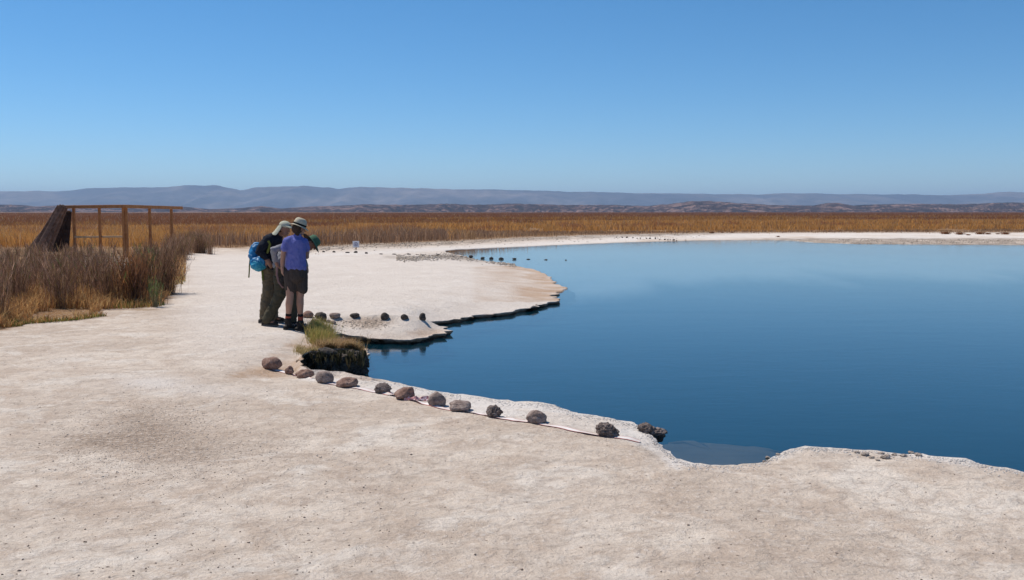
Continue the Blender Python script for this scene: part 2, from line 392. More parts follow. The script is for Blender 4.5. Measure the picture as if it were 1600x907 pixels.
# ------------------------------------------------------------ water, bed, shallow shelf
def water_material():
    k = Mat('lagoon_water'); t = k.t
    t.nodes.remove(k.b)
    co = k.coord('World', (0.35, 1.0, 1.0))
    r1 = k.noise(co, 9.0, 5, 0.6, 0.5); r2 = k.noise(co, 1.6, 4, 0.5, 0.8); r3 = k.noise(co, 0.12, 3, 0.5, 0.5)
    amp = k.ramp(r3, [(0.35, 0.35), (0.65, 1.0)])
    n1 = k.bump(r2, 0.035, 0.05); bn = k.n('Bump'); bn.inputs['Distance'].default_value = 0.01
    k.L(k.math('MULTIPLY', amp, 0.17), bn.inputs['Strength']); k.L(r1, bn.inputs['Height']); k.L(n1, bn.inputs['Normal'])
    nm = bn.outputs[0]
    gl = k.n('BsdfGlossy'); gl.inputs['Roughness'].default_value = 0.04; gl.inputs['Color'].default_value = (1, 1, 1, 1)
    df = k.n('BsdfDiffuse'); df.inputs['Color'].default_value = (0.003, 0.044, 0.072, 1)
    tr = k.n('BsdfTransparent'); tr.inputs['Color'].default_value = (0.66, 0.80, 0.85, 1)
    fr = k.n('Fresnel'); fr.inputs['IOR'].default_value = 1.33
    for x in (gl, fr): k.L(nm, x.inputs['Normal'])
    body = k.n('MixShader'); body.inputs[0].default_value = 0.6
    k.L(df.outputs[0], body.inputs[1]); k.L(tr.outputs[0], body.inputs[2])
    mx = k.n('MixShader'); k.L(fr.outputs[0], mx.inputs[0]); k.L(body.outputs[0], mx.inputs[1]); k.L(gl.outputs[0], mx.inputs[2])
    k.L(mx.outputs[0], k.out.inputs['Surface'])
    return k.m
wl = np.stack([LX + nx * -0.6 * (und > 0) - nx * 0.3, LY + ny * -0.6 * (und > 0) - ny * .3], 1)
x0, x1, y0, y1 = LX.min() - 3, LX.max() + 3, LY.min() - 3, LY.max() + 3
wme = np_mesh('water', [(x0, y0, WATER), (x1, y0, WATER), (x1, y1, WATER), (x0, y1, WATER)], [(0, 1, 2, 3)], 4)
water = link('water', wme, water_material()); tag(water, 'still deep blue lagoon water', None, None, 'structure')
bme = np_mesh('lake_bed', [(x0, y0, -.62), (x1, y0, -.62), (x1, y1, -.62), (x0, y1, -.62)], [(0, 1, 2, 3)], 4)
bed = link('lake_bed', bme, simple('dark_bed', (0.003, 0.052, 0.080), (0.006, 0.066, 0.10), 0.6, bump=0)); tag(bed, 'dark lagoon bed under the water', None, None, 'structure')
def shelf(name, pxy, depth, m, label):
    bm = bmesh.new(); top = []; 
    pts = [gp(a, b, WATER - depth) for a, b in pxy]; pts = [pts[i].lerp(pts[(i + 1) % len(pts)], t_) + Vector((noise.noise(Vector((i, t_ * 3, 1))), noise.noise(Vector((i, t_ * 3, 5))), 0)) * .12 for i in range(len(pts)) for t_ in (0, .25, .5, .75)]
    c = sum(pts, Vector()) / len(pts); cv = bm.verts.new((c.x, c.y, WATER - depth))
    r1 = [bm.verts.new((c.x + (p.x - c.x) * .7, c.y + (p.y - c.y) * .7, WATER - depth * (1 + .3 * random.random()))) for p in pts]
    r2 = [bm.verts.new((p.x, p.y, WATER - depth * 1.6)) for p in pts]; r3 = [bm.verts.new((c.x + (p.x - c.x) * 1.15, c.y + (p.y - c.y) * 1.15, -1.44)) for p in pts]
    n = len(pts)
    for i in range(n):
        j = (i + 1) % n; bm.faces.new((cv, r1[i], r1[j])); bm.faces.new((r1[i], r2[i], r2[j], r1[j])); bm.faces.new((r2[i], r3[i], r3[j], r2[j]))
    bmesh.ops.recalc_face_normals(bm, faces=bm.faces)
    me = bpy.data.meshes.new(name); bm.to_mesh(me); bm.free(); smooth(me)
    return tag(link(name, me, m), label, None, None, 'structure')
M_shelf = simple('shelf_rock', (0.22, 0.14, 0.10), (0.33, 0.22, 0.16), 3, bump=0.4, bd=0.03, kind='Object')
shelf('submerged_shelf', [(1020,735),(1010,712),(1030,688),(1060,681),(1110,684),(1165,689),(1232,698),(1240,708),(1200,735),(1120,745)], 0.09, M_shelf, 'pale rock shelf just under the water in the near cove')
BC = ((0.003, 0.052, 0.080), (0.006, 0.066, 0.10))
def shallows():
    nx_, ny_ = 330, 90; Vt, pal = [], []
    for i in range(nx_):
        px = 640 + 1500 * i / (nx_ - 1); e_ = float(np.interp(px, [640, 860, 905, 960, 1060, 1200, 1400, 2200], [400, 440, 458, 452, 440, 430, 428, 430]))
        for j in range(ny_):
            py = 378 + 100 * (j / (ny_ - 1)); q = gp(px, py, -.42); n_ = noise.fractal(Vector((q.x * .35, q.y * .10, 2)), 1, 2, 4)
            t_ = max(0, min(1, (e_ + n_ * 16 - py) / 16 + .5)); t_ = t_ * t_ * (3 - 2 * t_)
            Vt.append((q.x, q.y, -.60 + .18 * t_)); pal.append(t_)
    Fc = [(i * ny_ + j, i * ny_ + j + 1, (i + 1) * ny_ + j + 1, (i + 1) * ny_ + j) for i in range(nx_ - 1) for j in range(ny_ - 1)]
    me = np_mesh('shallows', Vt, Fc, 4); fattr(me, 'pale', pal); smooth(me)
    k = Mat('sediment', .95, 0); co = k.coord('World'); f_ = k.noise(co, .6, 5, .6, .5)
    c = k.mix(k.attr('pale'), k.ramp(f_, [(.3, BC[0]), (.7, BC[1])]), k.ramp(f_, [(.3, (.50, .46, .46)), (.7, (.68, .62, .60))])); k.color(c)
    tag(link('shallows', me, k.m), 'pale salt shallows under the far water beyond the headland', None, None, 'structure')
shallows()


# ------------------------------------------------------------ hills
def ridge_noise(x, y):
    v = 0; a = 1; f = 1
    for i in range(5):
        v += a * (1 - abs(noise.noise(Vector((x * f, y * f, 3.3 + i)))) * 2); a *= 0.5; f *= 2.05
    return v / 1.94
def hill_range(name, prof, d_front, d_crest, d_back, m, label, gully, apron=0.12, nu=500, nv=46, base=0.0, fx=1.0):
    px_ = [p[0] for p in prof]; py_ = [p[1] for p in prof]
    Vt = []; Fc = []
    for i in range(nu):
        px = px_[0] + (px_[-1] - px_[0]) * i / (nu - 1)
        top = EYE + (HOR - np.interp(px, px_, py_)) / F * d_crest
        for j in range(nv):
            t = j / (nv - 1)
            if t < 0.75: s = t / 0.75; d = d_front + (d_crest - d_front) * s
            else: s = 1 - (t - 0.75) / 0.25; d = d_crest + (d_back - d_crest) * (1 - s)
            x = (px - CX) / F * d; f_ = x / d_crest * 14 * fx
            prof_ = apron * s + (1 - apron) * (s * s * (3 - 2 * s)) ** 1.3
            g = ridge_noise(f_ * 1.6 , d / d_crest * 3.0)
            z = base - 3 + (top + 3 - base) * prof_
            z += gully * (g - 1.0) * top * (math.sin(math.pi * min(1, s)) ** 0.8 if s < 1 else 0) * (0.6 + .4 * s)
            z += 0.02 * top * fract(f_, d / d_crest * 9, 7, 4) * (1 if s > .02 else 0)
            Vt.append((x, d, max(z, -2)))
    for i in range(nu - 1):
        for j in range(nv - 1):
            a = i * nv + j; Fc.append((a, a + nv, a + nv + 1, a + 1))
    me = np_mesh(name, Vt, Fc, 4); smooth(me)
    return tag(link(name, me, m), label, None, None, 'structure')
def hill_mat(name, c1, c2, c3, s1, s2):
    k = Mat(name, 1.0, 0.0); co = k.coord('World', (1, .6, 2.0))
    a = k.noise(co, s1, 8, 0.6, 0.6); b = k.noise(co, s2, 6, 0.7)
    c = k.ramp(a, [(0.35, c1), (0.5, c2), (0.62, c3)]); c = k.mix(k.ramp(b, [(0.4, 0.4), (0.6, 0.0)]), c, tuple(v * 0.35 for v in c1))
    k.color(c); k.normal(k.bump(b, 1.0, 14)); return k.m
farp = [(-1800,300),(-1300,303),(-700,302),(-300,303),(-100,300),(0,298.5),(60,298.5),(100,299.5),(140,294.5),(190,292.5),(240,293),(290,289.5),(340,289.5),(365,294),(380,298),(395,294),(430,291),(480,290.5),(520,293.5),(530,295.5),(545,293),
        (600,292.5),(660,294),(720,295.5),(800,297),(880,299),(950,300.5),(1000,302),(1100,303),(1180,303.5),(1215,302),(1260,302),(1300,303),(1400,303.5),(1480,305),(1530,303),(1560,300),(1575,299),(1600,301),(1800,303),(2300,299),(3200,302)]
nearp = [(-1800,320),(-1200,317),(-700,322),(-100,320),(0,320),(20,319),(45,321),(60,323),(90,321),(120,323),(180,326),(250,324),(290,323),(330,327),(380,325),(410,322),(440,326),(480,323),(540,321),(570,319),(640,320),(700,318),(740,320),(800,318),(880,320),(960,320),(1010,322),(1050,318),(1080,314),(1110,314),(1150,317),
         (1200,320),(1240,321),(1270,321),(1290,317),(1305,316.5),(1330,321),(1370,319),(1440,318.5),(1500,319),(1560,316.5),(1600,316),(1800,318),(2300,316),(3200,319)]
hill_range('mountain_range', farp, 6500, 9500, 11500, hill_mat('far_range_haze_tint', (0.075,0.082,0.11), (0.11,0.11,0.135), (0.22,0.19,0.19), 0.0012, 0.006), 'long blue mountain range on the horizon, fading in haze', 0.42, nu=800)  # rock colours carry some of the haze's blue, on top of the volume
hill_range('hills', nearp, 2300, 3400, 3900, hill_mat('badlands', (0.022,0.013,0.015), (0.085,0.048,0.04), (0.34,0.21,0.17), 0.016, 0.07), 'low eroded brown hills in front of the mountain range', 0.9, apron=0.35, nu=1400, nv=50, fx=4.5)

# ------------------------------------------------------------ haze
bm = bmesh.new(); bmesh.ops.create_cube(bm, size=1)
bmesh.ops.scale(bm, vec=(34000, 34000, 330), verts=bm.verts); bmesh.ops.translate(bm, vec=(0, 0, 330 / 2 - 3.2), verts=bm.verts)
hme = bpy.data.meshes.new('haze'); bm.to_mesh(hme); bm.free()
hk = Mat('haze'); hk.t.nodes.remove(hk.b); pv = hk.n('VolumePrincipled'); pv.inputs['Density'].default_value = 0.000095; pv.inputs['Color'].default_value = (0.50, 0.71, 1.0, 1); pv.inputs['Anisotropy'].default_value = 0.1
hk.L(pv.outputs[0], hk.out.inputs['Volume'])
haze = link('haze', hme, hk.m); tag(haze, 'thin blue haze over the desert plain', None, None, 'stuff')

# ------------------------------------------------------------ blades (grass, reeds, twigs)
def blade_arrays(P, H, Wd, lean, ang, face, C, tipC=None, curl=0.3):
    n = len(P); P = np.asarray(P, float)
    dx, dy = np.cos(ang) * lean * H, np.sin(ang) * lean * H
    fx, fy = np.cos(face) * Wd * .5, np.sin(face) * Wd * .5
    V_ = np.zeros((n, 5, 3))
    V_[:, 0] = P + np.stack([-fx, -fy, 0 * fx], 1); V_[:, 1] = P + np.stack([fx, fy, 0 * fx], 1)
    m = P + np.stack([dx * curl, dy * curl, H * .55], 1)
    V_[:, 2] = m + np.stack([fx * .8, fy * .8, 0 * fx], 1); V_[:, 3] = m + np.stack([-fx * .8, -fy * .8, 0 * fx], 1)
    V_[:, 4] = P + np.stack([dx, dy, H * np.sqrt(np.clip(1 - lean ** 2 * .5, .1, 1))], 1)
    b = np.arange(n)[:, None] * 5
    Fc = np.concatenate([b + [0, 1, 2], b + [0, 2, 3], b + [3, 2, 4]])
    Cc = np.repeat(np.asarray(C)[:, None, :], 5, 1)
    if tipC is not None: Cc[:, 2:4] = (Cc[:, 2:4] + np.asarray(tipC)[:, None, :]) / 2; Cc[:, 4] = tipC
    return V_.reshape(-1, 3), Fc, Cc.reshape(-1, 3)
def plant_mat():
    k = Mat('dry_plant', 0.9, 0.1); c = k.attr('col', 'Color'); k.color(c)
    tr = k.n('BsdfTranslucent'); k.L(c, tr.inputs[0]); mx = k.n('MixShader'); mx.inputs[0].default_value = .4
    k.L(k.b.outputs[0], mx.inputs[1]); k.L(tr.outputs[0], mx.inputs[2]); k.L(mx.outputs[0], k.out.inputs['Surface']); return k.m
M_plant = plant_mat()
def blade_mesh(name, arrs):
    o = 0; Vs, Fs, Cs = [], [], []
    for v, f, c in arrs: Vs.append(v); Fs.append(f + o); Cs.append(c); o += len(v)
    me = np_mesh(name, np.concatenate(Vs), np.concatenate(Fs), 3); cattr(me, 'col', np.concatenate(Cs)); me.materials.append(M_plant)
    return me
C_ = np.array
def pick(n, cols, var=0.25):
    cols = C_(cols); c = cols[rng.integers(0, len(cols), n)]
    return c * (1 + var * (rng.random((n, 1)) * 2 - 1))

# far grass plain, from the edge of the flats to the hills
def front_d(px):                               # distance of the first row
    y = np.interp(px, [-900, 0, 285, 320, 400, 480, 560, 640, 700, 800, 900, 1000, 1100, 1600, 2600], [386, 386, 386, 385, 384, 384, 380, 377.5, 375, 370, 366, 364.5, 362.5, 362, 362])
    return EYE * F / (y - HOR)
n = 460000
px = rng.uniform(-250, 1850, n); nw = 70000; px[:nw] = rng.uniform(-1400, 2900, nw)
t = np.exp(rng.random(n) ** 1.15 * math.log(26)); d0 = front_d(px)
Y = d0 * t * (1 + 0.03 * rng.standard_normal(n)); X = (px - CX) / F * Y
nz = np.array([noise.fractal(Vector((x * .014, y * .03, 0)), 1, 2, 4) for x, y in zip(X, Y)])
nz2 = np.array([noise.fractal(Vector((x * .25, y * .12, 5)), 1, 2, 3) for x, y in zip(X, Y)])
kp = (nz2 > -0.35) | (t > 1.6); 
tt = (Y / d0) * (1 + nz * .35)
brown = pick(n, [(0.27,0.165,0.105),(0.32,0.195,0.12),(0.22,0.13,0.08),(0.37,0.235,0.15)])
orange = pick(n, [(0.62,0.32,0.10),(0.55,0.27,0.08),(0.66,0.37,0.13),(0.50,0.24,0.07)], .12)
red = pick(n, [(0.27,0.125,0.06),(0.23,0.10,0.05),(0.31,0.14,0.07)], .12)
fr_ = np.where(px < 290, 0.98, np.where(px > 700, 1.12, 1.22)); mixo = rng.random(n) < .12; orange[mixo] = brown[mixo] * .9
col = np.where((tt < fr_)[:, None], brown, np.where((tt < 1.9)[:, None], orange, red))
dk = (nz2 > .22) & (tt < 1.6) & (tt > 1.3); col = np.where(dk[:, None], red * 1.3, col)
streak = (nz > 0.28) & (tt > 1.9) & (tt < 4); col = np.where(streak[:, None], orange * .75, col)
right = (px > 700) & (tt < 1.15); col = np.where((right & (nz2 > 0.0))[:, None], pick(n, [(0.40,0.25,0.14),(0.32,0.19,0.10)]), col)
H = (0.50 + 0.25 * rng.random(n)) * (1 + 0.35 * nz2) * np.where(tt < 1.22, np.where(px < 640, 1.15, np.interp(px, [640, 900], [1.0, .28])), np.where((px > 640) & (tt < 1.5), .75, 1.0))
H = np.where((px < 300) & (tt < 1.22), H * .9, H); H *= np.clip(1 + .5 * nz, .45, 1.5)
Wd = np.clip(0.0004 * Y, 0.012, 0.5) * rng.uniform(.6, 1.5, n)
tip = col * 1.1
plume = rng.random(n) < 0.03; tip[plume] = (0.6, 0.45, 0.3); H[plume] *= 1.18
a1 = blade_arrays(np.stack([X, Y, np.zeros(n) - .02], 1)[kp], H[kp], Wd[kp], rng.uniform(0, .8, n)[kp], rng.uniform(0, 6.28, n)[kp], rng.uniform(-.6, .6, n)[kp], col[kp], tip[kp])
tag(link('grass_plain', blade_mesh('grass_plain', [a1])), 'orange and brown dry grass covering the plain behind the lagoon', 'grass', None, 'stuff')

# ------------------------------------------------------------ shrubs
def shrub_mesh(name, seed, n=420, h=1.25, spread=.35, green=0.0, cols=None, bend=0.25, w=.0085):
    r = np.random.default_rng(seed); arr = []
    cols = C_(cols or [(0.21,0.115,0.075),(0.28,0.165,0.11),(0.12,0.065,0.043),(0.36,0.23,0.16),(0.25,0.16,0.075)])
    for i in range(n):
        a = r.uniform(0, 6.28); rad = abs(r.normal(0, spread * .45)); hh = h * r.uniform(.55, 1.05) * (1 - .25 * (rad / spread) ** 2)
        lean = r.uniform(.03, bend) + 0.25 * rad / spread * bend; la = a + r.normal(0, .5)
        p = Vector((math.cos(a) * rad, math.sin(a) * rad, -.02)); c = cols[r.integers(0, len(cols))] * r.uniform(.7, 1.25)
        prev = p; pts = [p]
        for s in range(1, 4):
            f_ = s / 3; pts.append(Vector((p.x + math.cos(la) * lean * hh * f_ ** 1.5 + r.normal(0, .012), p.y + math.sin(la) * lean * hh * f_ ** 1.5 + r.normal(0, .012), hh * f_)))
        arr.append((pts, w * r.uniform(.7, 1.4), c))
        for b in range(r.integers(2, 6)):
            f_ = r.uniform(.35, 1) * 2.99; k_ = int(f_); q = pts[k_].lerp(pts[k_ + 1], f_ - k_); ba = r.uniform(0, 6.28); L_ = r.uniform(.06, .17) * h
            e = q + Vector((math.cos(ba) * L_ * .45, math.sin(ba) * L_ * .45, L_ * r.uniform(.7, 1.2)))
            cc = c * r.uniform(.9, 1.6)
            if r.random() < green: cc = C_((0.13, 0.19, 0.06)) * r.uniform(.6, 1.4)
            arr.append(([q, q.lerp(e, .5), e], w * r.uniform(.6, 1.6), cc))
    Vs, Fs, Cs = [], [], []; o = 0
    for pts, wd, c in arr:
        fa = r.uniform(0, 3.14); dx, dy = math.cos(fa) * wd * .5, math.sin(fa) * wd * .5; m_ = len(pts)
        for i, p in enumerate(pts):
            s = 1 - .65 * i / (m_ - 1); Vs += [(p.x - dx * s, p.y - dy * s, p.z), (p.x + dx * s, p.y + dy * s, p.z)]; Cs += [c, c]
            if i: a_ = o + 2 * i; Fs += [(a_ - 2, a_ - 1, a_ + 1), (a_ - 2, a_ + 1, a_)]
        o += 2 * m_
    me = np_mesh(name, Vs, Fs, 3); cattr(me, 'col', Cs); me.materials.append(M_plant); return me
SH = [shrub_mesh('dry_shrub', 10 + i, 140, 1.2 + .1 * (i % 2), .42, green=0.03 if i != 2 else .12) for i in range(5)]
placed = []
def shrub(px, py, sc_, var=0, label=None, group='dry shrubs in the thicket left of the salt flat', name='dry_shrub', me=None):
    p = hit(px, py); o = link(name, me or SH[var]); o.location = p; o.rotation_euler = (0, 0, random.uniform(0, 6.28)); o.scale = (sc_ * random.uniform(.9, 1.15), sc_ * random.uniform(.9, 1.15), sc_)
    lab_ = label or ('leafless grey-brown shrub in the %s rows at the thicket%s' % ('front' if py > 455 else 'back', '\'s left end' if px < 70 else '\'s middle' if px < 180 else '\'s right end')); tag(o, lab_, 'shrub', (group if label else lab_.replace('leafless grey-brown shrub', 'shrubs')) if group else None); return o
tries = 0
while len(placed) < 190 and tries < 9000:
    tries += 1
    x = random.uniform(-120, 262) if tries % 3 else random.uniform(-520, -120); y = random.uniform(400, 508)
    if y > float(veg_edge(x)) - 14: continue
    if 125 < x < 228 and (402 < y < 440): continue
    if x > 228 and y < 425 : continue
    p = gp(x, y)
    if any((p - q).length < 0.5 + 0.012 * p.y for q in placed): continue
    placed.append(p)
    top = 377 + 7 * noise.noise(Vector((x * .02, y * .05, 0))) + max(0, (60 - max(x, -120))) * .18       # canopy stays low here
    hgt = (y - top) / (y - HOR) * EYE * random.uniform(.68, 1.02)
    shrub(x, y, max(.35, hgt / 1.25), random.randrange(5))
for (x, y, top, var) in ((246,461,384,0),(252,458,396,1),(232,464,388,3)):
    pass
big = [(247, 460, 384, 'tall dark twiggy shrub at the right end of the thicket, beside the salt flat', 21, .5, .0, [(0.10,0.055,0.035),(0.17,0.09,0.055),(0.24,0.14,0.085)], .62, 430),
       (210, 474, 388, 'orange-based bushy shrub with reddish brown stems, just left of the small green plant', 22, .38, .05, [(0.36,0.17,0.07),(0.24,0.12,0.06),(0.17,0.09,0.06)], .3, 400),
       (228, 466, 386, 'slender shrub with greenish upper twigs between the two biggest bushes', 23, .22, .45, [(0.14,0.09,0.05),(0.20,0.13,0.07)], .15, 260)]
for x, y, top, lab, sd, spr, gr_, cl, bd, nn in big:
    hgt = (y - top) / (y - HOR) * EYE
    o = shrub(x, y, 1.0, 0, lab, None, me=shrub_mesh('dry_shrub', sd, nn, hgt, spr, gr_, cl, bd)); o.scale = (1, 1, 1)
# small green plant
gme_ = shrub_mesh('green_plant', 31, 60, (480 - 432) / (480 - HOR) * EYE, .14, .95, [(0.20,0.18,0.10),(0.26,0.23,0.13),(0.18,0.13,0.08)], .22, .007)
o = shrub(242, 480, 1, 0, 'small upright green plant at the front edge of the thicket', None, 'green_plant', gme_); o['category'] = 'plant'; o.scale = (1, 1, 1)
# thicket behind, towards the reed bed (x 270-330)
for i in range(26):
    x = random.uniform(262, 330); y = random.uniform(388, 400) if x > 290 else random.uniform(390, 408)
    shrub(x, y, random.uniform(.55, .85), random.randrange(5), 'low brown shrub at the back of the bay, where the reed bed meets the thicket', 'low shrubs between the thicket and the reed bed')

# ground cover under and before the thicket
n = 60000
px = rng.uniform(-160, 290, n); px[:14000] = rng.uniform(-560, -160, 14000); ve = np.interp(px, vx_[:9] + [290], vy_[:9] + [440])
py = ve + 4 - rng.random(n) ** 1.4 * 75 
X = np.zeros(n); Y = np.zeros(n); 
for i in range(n):
    q = gp(px[i], py[i]); X[i] = q.x; Y[i] = q.y
nz = np.array([noise.fractal(Vector((x * .9, y * .9, 0)), 1, 2, 4) for x, y in zip(X, Y)])
edge = np.clip((ve + 4 - py) / 14, 0, 1)
kp = (nz > .12 - edge * .6) & ~((px > 150) & (px < 225) & (py < 432) & (py > 404))
kp &= ~((np.abs(px - 95) < 45) & (np.abs(py - 492) < 9) & (nz < .25))
gz_ = np.zeros(n)
green = (nz > .02) & (edge < .95) & (rng.random(n) < .7); g_ = pick(n, [(0.20,0.20,0.05),(0.27,0.25,0.07),(0.14,0.15,0.035)]); oo = pick(n, [(0.46,0.26,0.10),(0.58,0.38,0.17),(0.34,0.17,0.07),(0.26,0.14,0.07)])
col = np.where(green[:, None], g_, oo)
H = np.where(green, .07, .14) * rng.uniform(.5, 1.6, n) * (0.5 + edge)
a1 = blade_arrays(np.stack([X, Y, gz_ - .01], 1)[kp], H[kp], rng.uniform(.006, .016, n)[kp], rng.uniform(.1, .9, n)[kp], rng.uniform(0, 6.28, n)[kp], rng.uniform(0, 3.14, n)[kp], col[kp], col[kp] * 1.3)
tag(link('ground_cover', blade_mesh('ground_cover', [a1])), 'short dry and green grass creeping out from under the shrub thicket', 'grass', None, 'stuff')

# ------------------------------------------------------------ low tussocks on the far shore
TU = [shrub_mesh('tussock', 50 + i, 200, .55, .45, .05, [(0.20,0.08,0.035),(0.28,0.13,0.06),(0.14,0.06,0.03)], .7, .03) for i in range(3)]
tl_ = [(1478,366.2,34),(1500,367,32),(1513,368,16),(1531,366.5,32),(1544,366.6,20),(1559,366.3,14),(1571,366.6,30),(1112,364.8,22),(1129,364.2,12),(1144,364.2,14),(1216,370.5,14)]
for i, (x, y, wd) in enumerate(tl_):
    p = hit(x, y); o = link('tussock', TU[i % 3]); s = wd / 2.7 / 2 / F * p.y / .6; o.location = p; o.scale = (s * 1.5, s * 1.5, s * .7); o.rotation_euler = (0, 0, i)
    lab = 'low reddish brown tussock in the row on the white far shore at the right' if x > 1300 else 'small dark tussock on the far shore right of the middle, before the grass'
    tag(o, lab, 'tussock', 'tussocks at the right of the far shore' if x > 1300 else 'tussocks at the middle of the far shore')

# ------------------------------------------------------------ rocks
ORD = 'first second third fourth fifth sixth seventh eighth ninth tenth eleventh twelfth thirteenth fourteenth fifteenth sixteenth'.split()
def rock_mat(name, c1, c2, c3, sc_=14, bump=.8):
    k = Mat(name, 0.9, 0.25); co = k.coord('Object'); a = k.noise(co, sc_, 8, .65); b = k.noise(co, sc_ * 5, 6, .7)
    vo = k.n('TexVoronoi'); vo.inputs['Scale'].default_value = sc_ * 4; k.L(co, vo.inputs['Vector'])
    c = k.ramp(a, [(.3, c1), (.5, c2), (.7, c3)]); c = k.mix(k.ramp(b, [(.35, .6), (.5, 0.)]), c, tuple(v * .35 for v in c1)); k.color(c)
    g = k.n('NewGeometry'); sx = k.n('SeparateXYZ'); 
    k.normal(k.bump(b, bump, .012, k.bump(vo.outputs['Distance'], bump * .6, .01))); return k.m
R_brown = rock_mat('rock_brown', (.145,.08,.06), (.28,.17,.13), (.41,.29,.235))
R_grey = rock_mat('rock_grey', (.155,.112,.095), (.30,.225,.195), (.45,.37,.325))
R_pum = rock_mat('rock_pumice', (.08,.06,.052), (.22,.17,.15), (.38,.31,.28), 20, 1.0)
R_dark = rock_mat('rock_dark', (.035,.029,.025), (.09,.073,.062), (.18,.15,.13))
R_salt = rock_mat('rock_salt_crusted', (.22,.16,.12), (.48,.40,.34), (.70,.64,.58), 22, 1.0)
def rock_me(seed, sx, sy, sz, lump=.18, rough=.05, sub=4, flatb=.25):
    bm = bmesh.new(); bmesh.ops.create_icosphere(bm, subdivisions=sub, radius=1)
    o = Vector((seed * 3.7, seed * 1.3, seed))
    for v in bm.verts:
        n_ = v.co.normalized(); f_ = 1 + lump * noise.fractal(n_ * .9 + o, 1, 2, 2) * 1.6 + rough * noise.fractal(n_ * 4 + o, 1, 2, 4) * 1.5
        if rough > .08: f_ -= .09 * max(0, noise.noise(n_ * 7 + o) - .15) * 2
        # a few flat facets
        for q in range(3):
            fn = noise.random_unit_vector() if False else Vector((math.sin(seed * 5 + q * 2.1), math.cos(seed * 3 + q * 1.7), math.sin(seed + q * 4.4))).normalized()
            dt = (n_ * f_).dot(fn)
            if dt > .84: f_ *= (.84 + (dt - .84) * .25) / dt
        v.co = Vector((n_.x * f_ * sx, n_.y * f_ * sy, n_.z * f_ * sz))
        if v.co.z < -sz * (1 - flatb): v.co.z = -sz * (1 - flatb)
    zmin = min(v.co.z for v in bm.verts)
    for v in bm.verts: v.co.z -= zmin
    me = bpy.data.meshes.new('rock'); bm.to_mesh(me); bm.free(); smooth(me); return me
def place_rock(cx, by, wpx, hpx, seed, m, label, group=None, lump=.18, rough=.05, sub=4, tilt=0, yaw=None, deep=.9):
    p = hit(cx, by - hpx * .12); s = p.y / F; wd = wpx * s / 2; hh = hpx * s / 2
    me = rock_me(seed, wd * 1.0, wd * deep, hh * 1.12, lump, rough, sub)
    # centre the silhouette
    o = link('rock', me, m); o.location = (p.x, p.y + wd * .35, p.z - hh * .16); o.rotation_euler = (0, tilt, 0)
    return tag(o, label, 'rock', group)
near = [(423,580,31,22,1,R_brown,'big smooth brown boulder at the left end of the near row of stones',.12,.03,.05),
 (452,587,15,14,2,R_brown,'smallest stone of the near row, pointed brown, right of the leftmost boulder',.25,.04,0),
 (475,593,31,15,3,R_brown,'low brown stone, third from the left in the near row, left of a rounder one',.22,.04,-.1),
 (505,601,28,21,4,R_grey,'rounded pinkish grey stone right below the dark hollow, fourth in the near row',.15,.04,.1),
 (542,607,35,15,5,R_brown,'flat wedge-shaped brown stone, fifth from the left in the near row',.2,.03,-.15),
 (597,617,25,16,6,R_pum,'small coarse pitted grey stone midway between the wedge-shaped stone and crumpled tape',.2,.14,0),
 (635,627,30,20,7,R_brown,'tilted tan stone with crumpled tape lying against its right side',.25,.04,-.2),
 (682,638,27,24,8,R_grey,'tall round speckled grey stone right of the crumpled tape',.12,.07,0),
 (719,645,38,17,9,R_grey,'long smooth low grey stone, just right of the tall round one',.2,.03,.05),
 (771,655,25,21,10,R_pum,'knobbly dark grey stone, third from the right in the near row',.25,.11,.1),
 (838,664,34,22,11,R_grey,'large oval grey stone, second from the right end of the near row',.13,.06,.05),
 (948,684,37,21,12,R_pum,'rough pitted brown-grey stone at the right end of near row',.18,.16,.12)]
for a in near: place_rock(a[0], a[1], a[2], a[3], a[4], a[5], a[6], 'stones in the near row along the tape', a[7], a[8], 5 if a[8] > .1 else 4, a[9])
rowb = [(480,498,20,12,13,R_brown,'brown stone half hidden behind the right boot of the person in shorts'),(501,503,18,15,14,R_dark,'dark rough stone just above the green tuft of grass'),(523,499,18,10,15,R_grey,'low grey stone right of the dark one above the grass tuft'),
 (554,498,15,8,16,R_dark,'flattest stone of the middle row, half sunk, fourth from its left end'),(601,501,13,12,17,R_dark,'blocky dark stone, third from the right end of the middle row'),(632,501,11,10,18,R_dark,'small leaning dark stone, second from the right end of the middle row'),(660,502,11,13,19,R_dark,'upright dark stone at the right end of the middle row')]
for a in rowb: place_rock(a[0], a[1], a[2], a[3], a[4], a[5], a[6], 'stones in the middle row beside the people', .2, .07, 3)
for (x, y, wd, s_, nm_) in ((492,506,14,20,'left'),(513,505,9,22,'middle'),(520,507,10,23,'right')):
    place_rock(x, y, wd, wd * .55, s_, R_grey, '%s one of the three small flat rubble stones behind the grass tuft' % nm_, 'rubble behind the grass tuft', .2, .08, 3)
rowc = [(165,126,17,9),(224,128,17,12),(302,131,24,10),(348,131,22,16),(409,135,18,13),(491,138,20,7),(566,139,24,7),(648,140,18,10),(695,142,9,5),(730,145,20,9),(783,147,14,7),(815,147,22,14),(900,152,14,8),(948,154,20,8),
        (1003,160,27,22),(1070,164,22,14),(1119,166,24,16),(1175,168,28,16),(1250,168,24,13),(1329,167,22,6),(1429,170,18,6),(1542,172,11,6)]
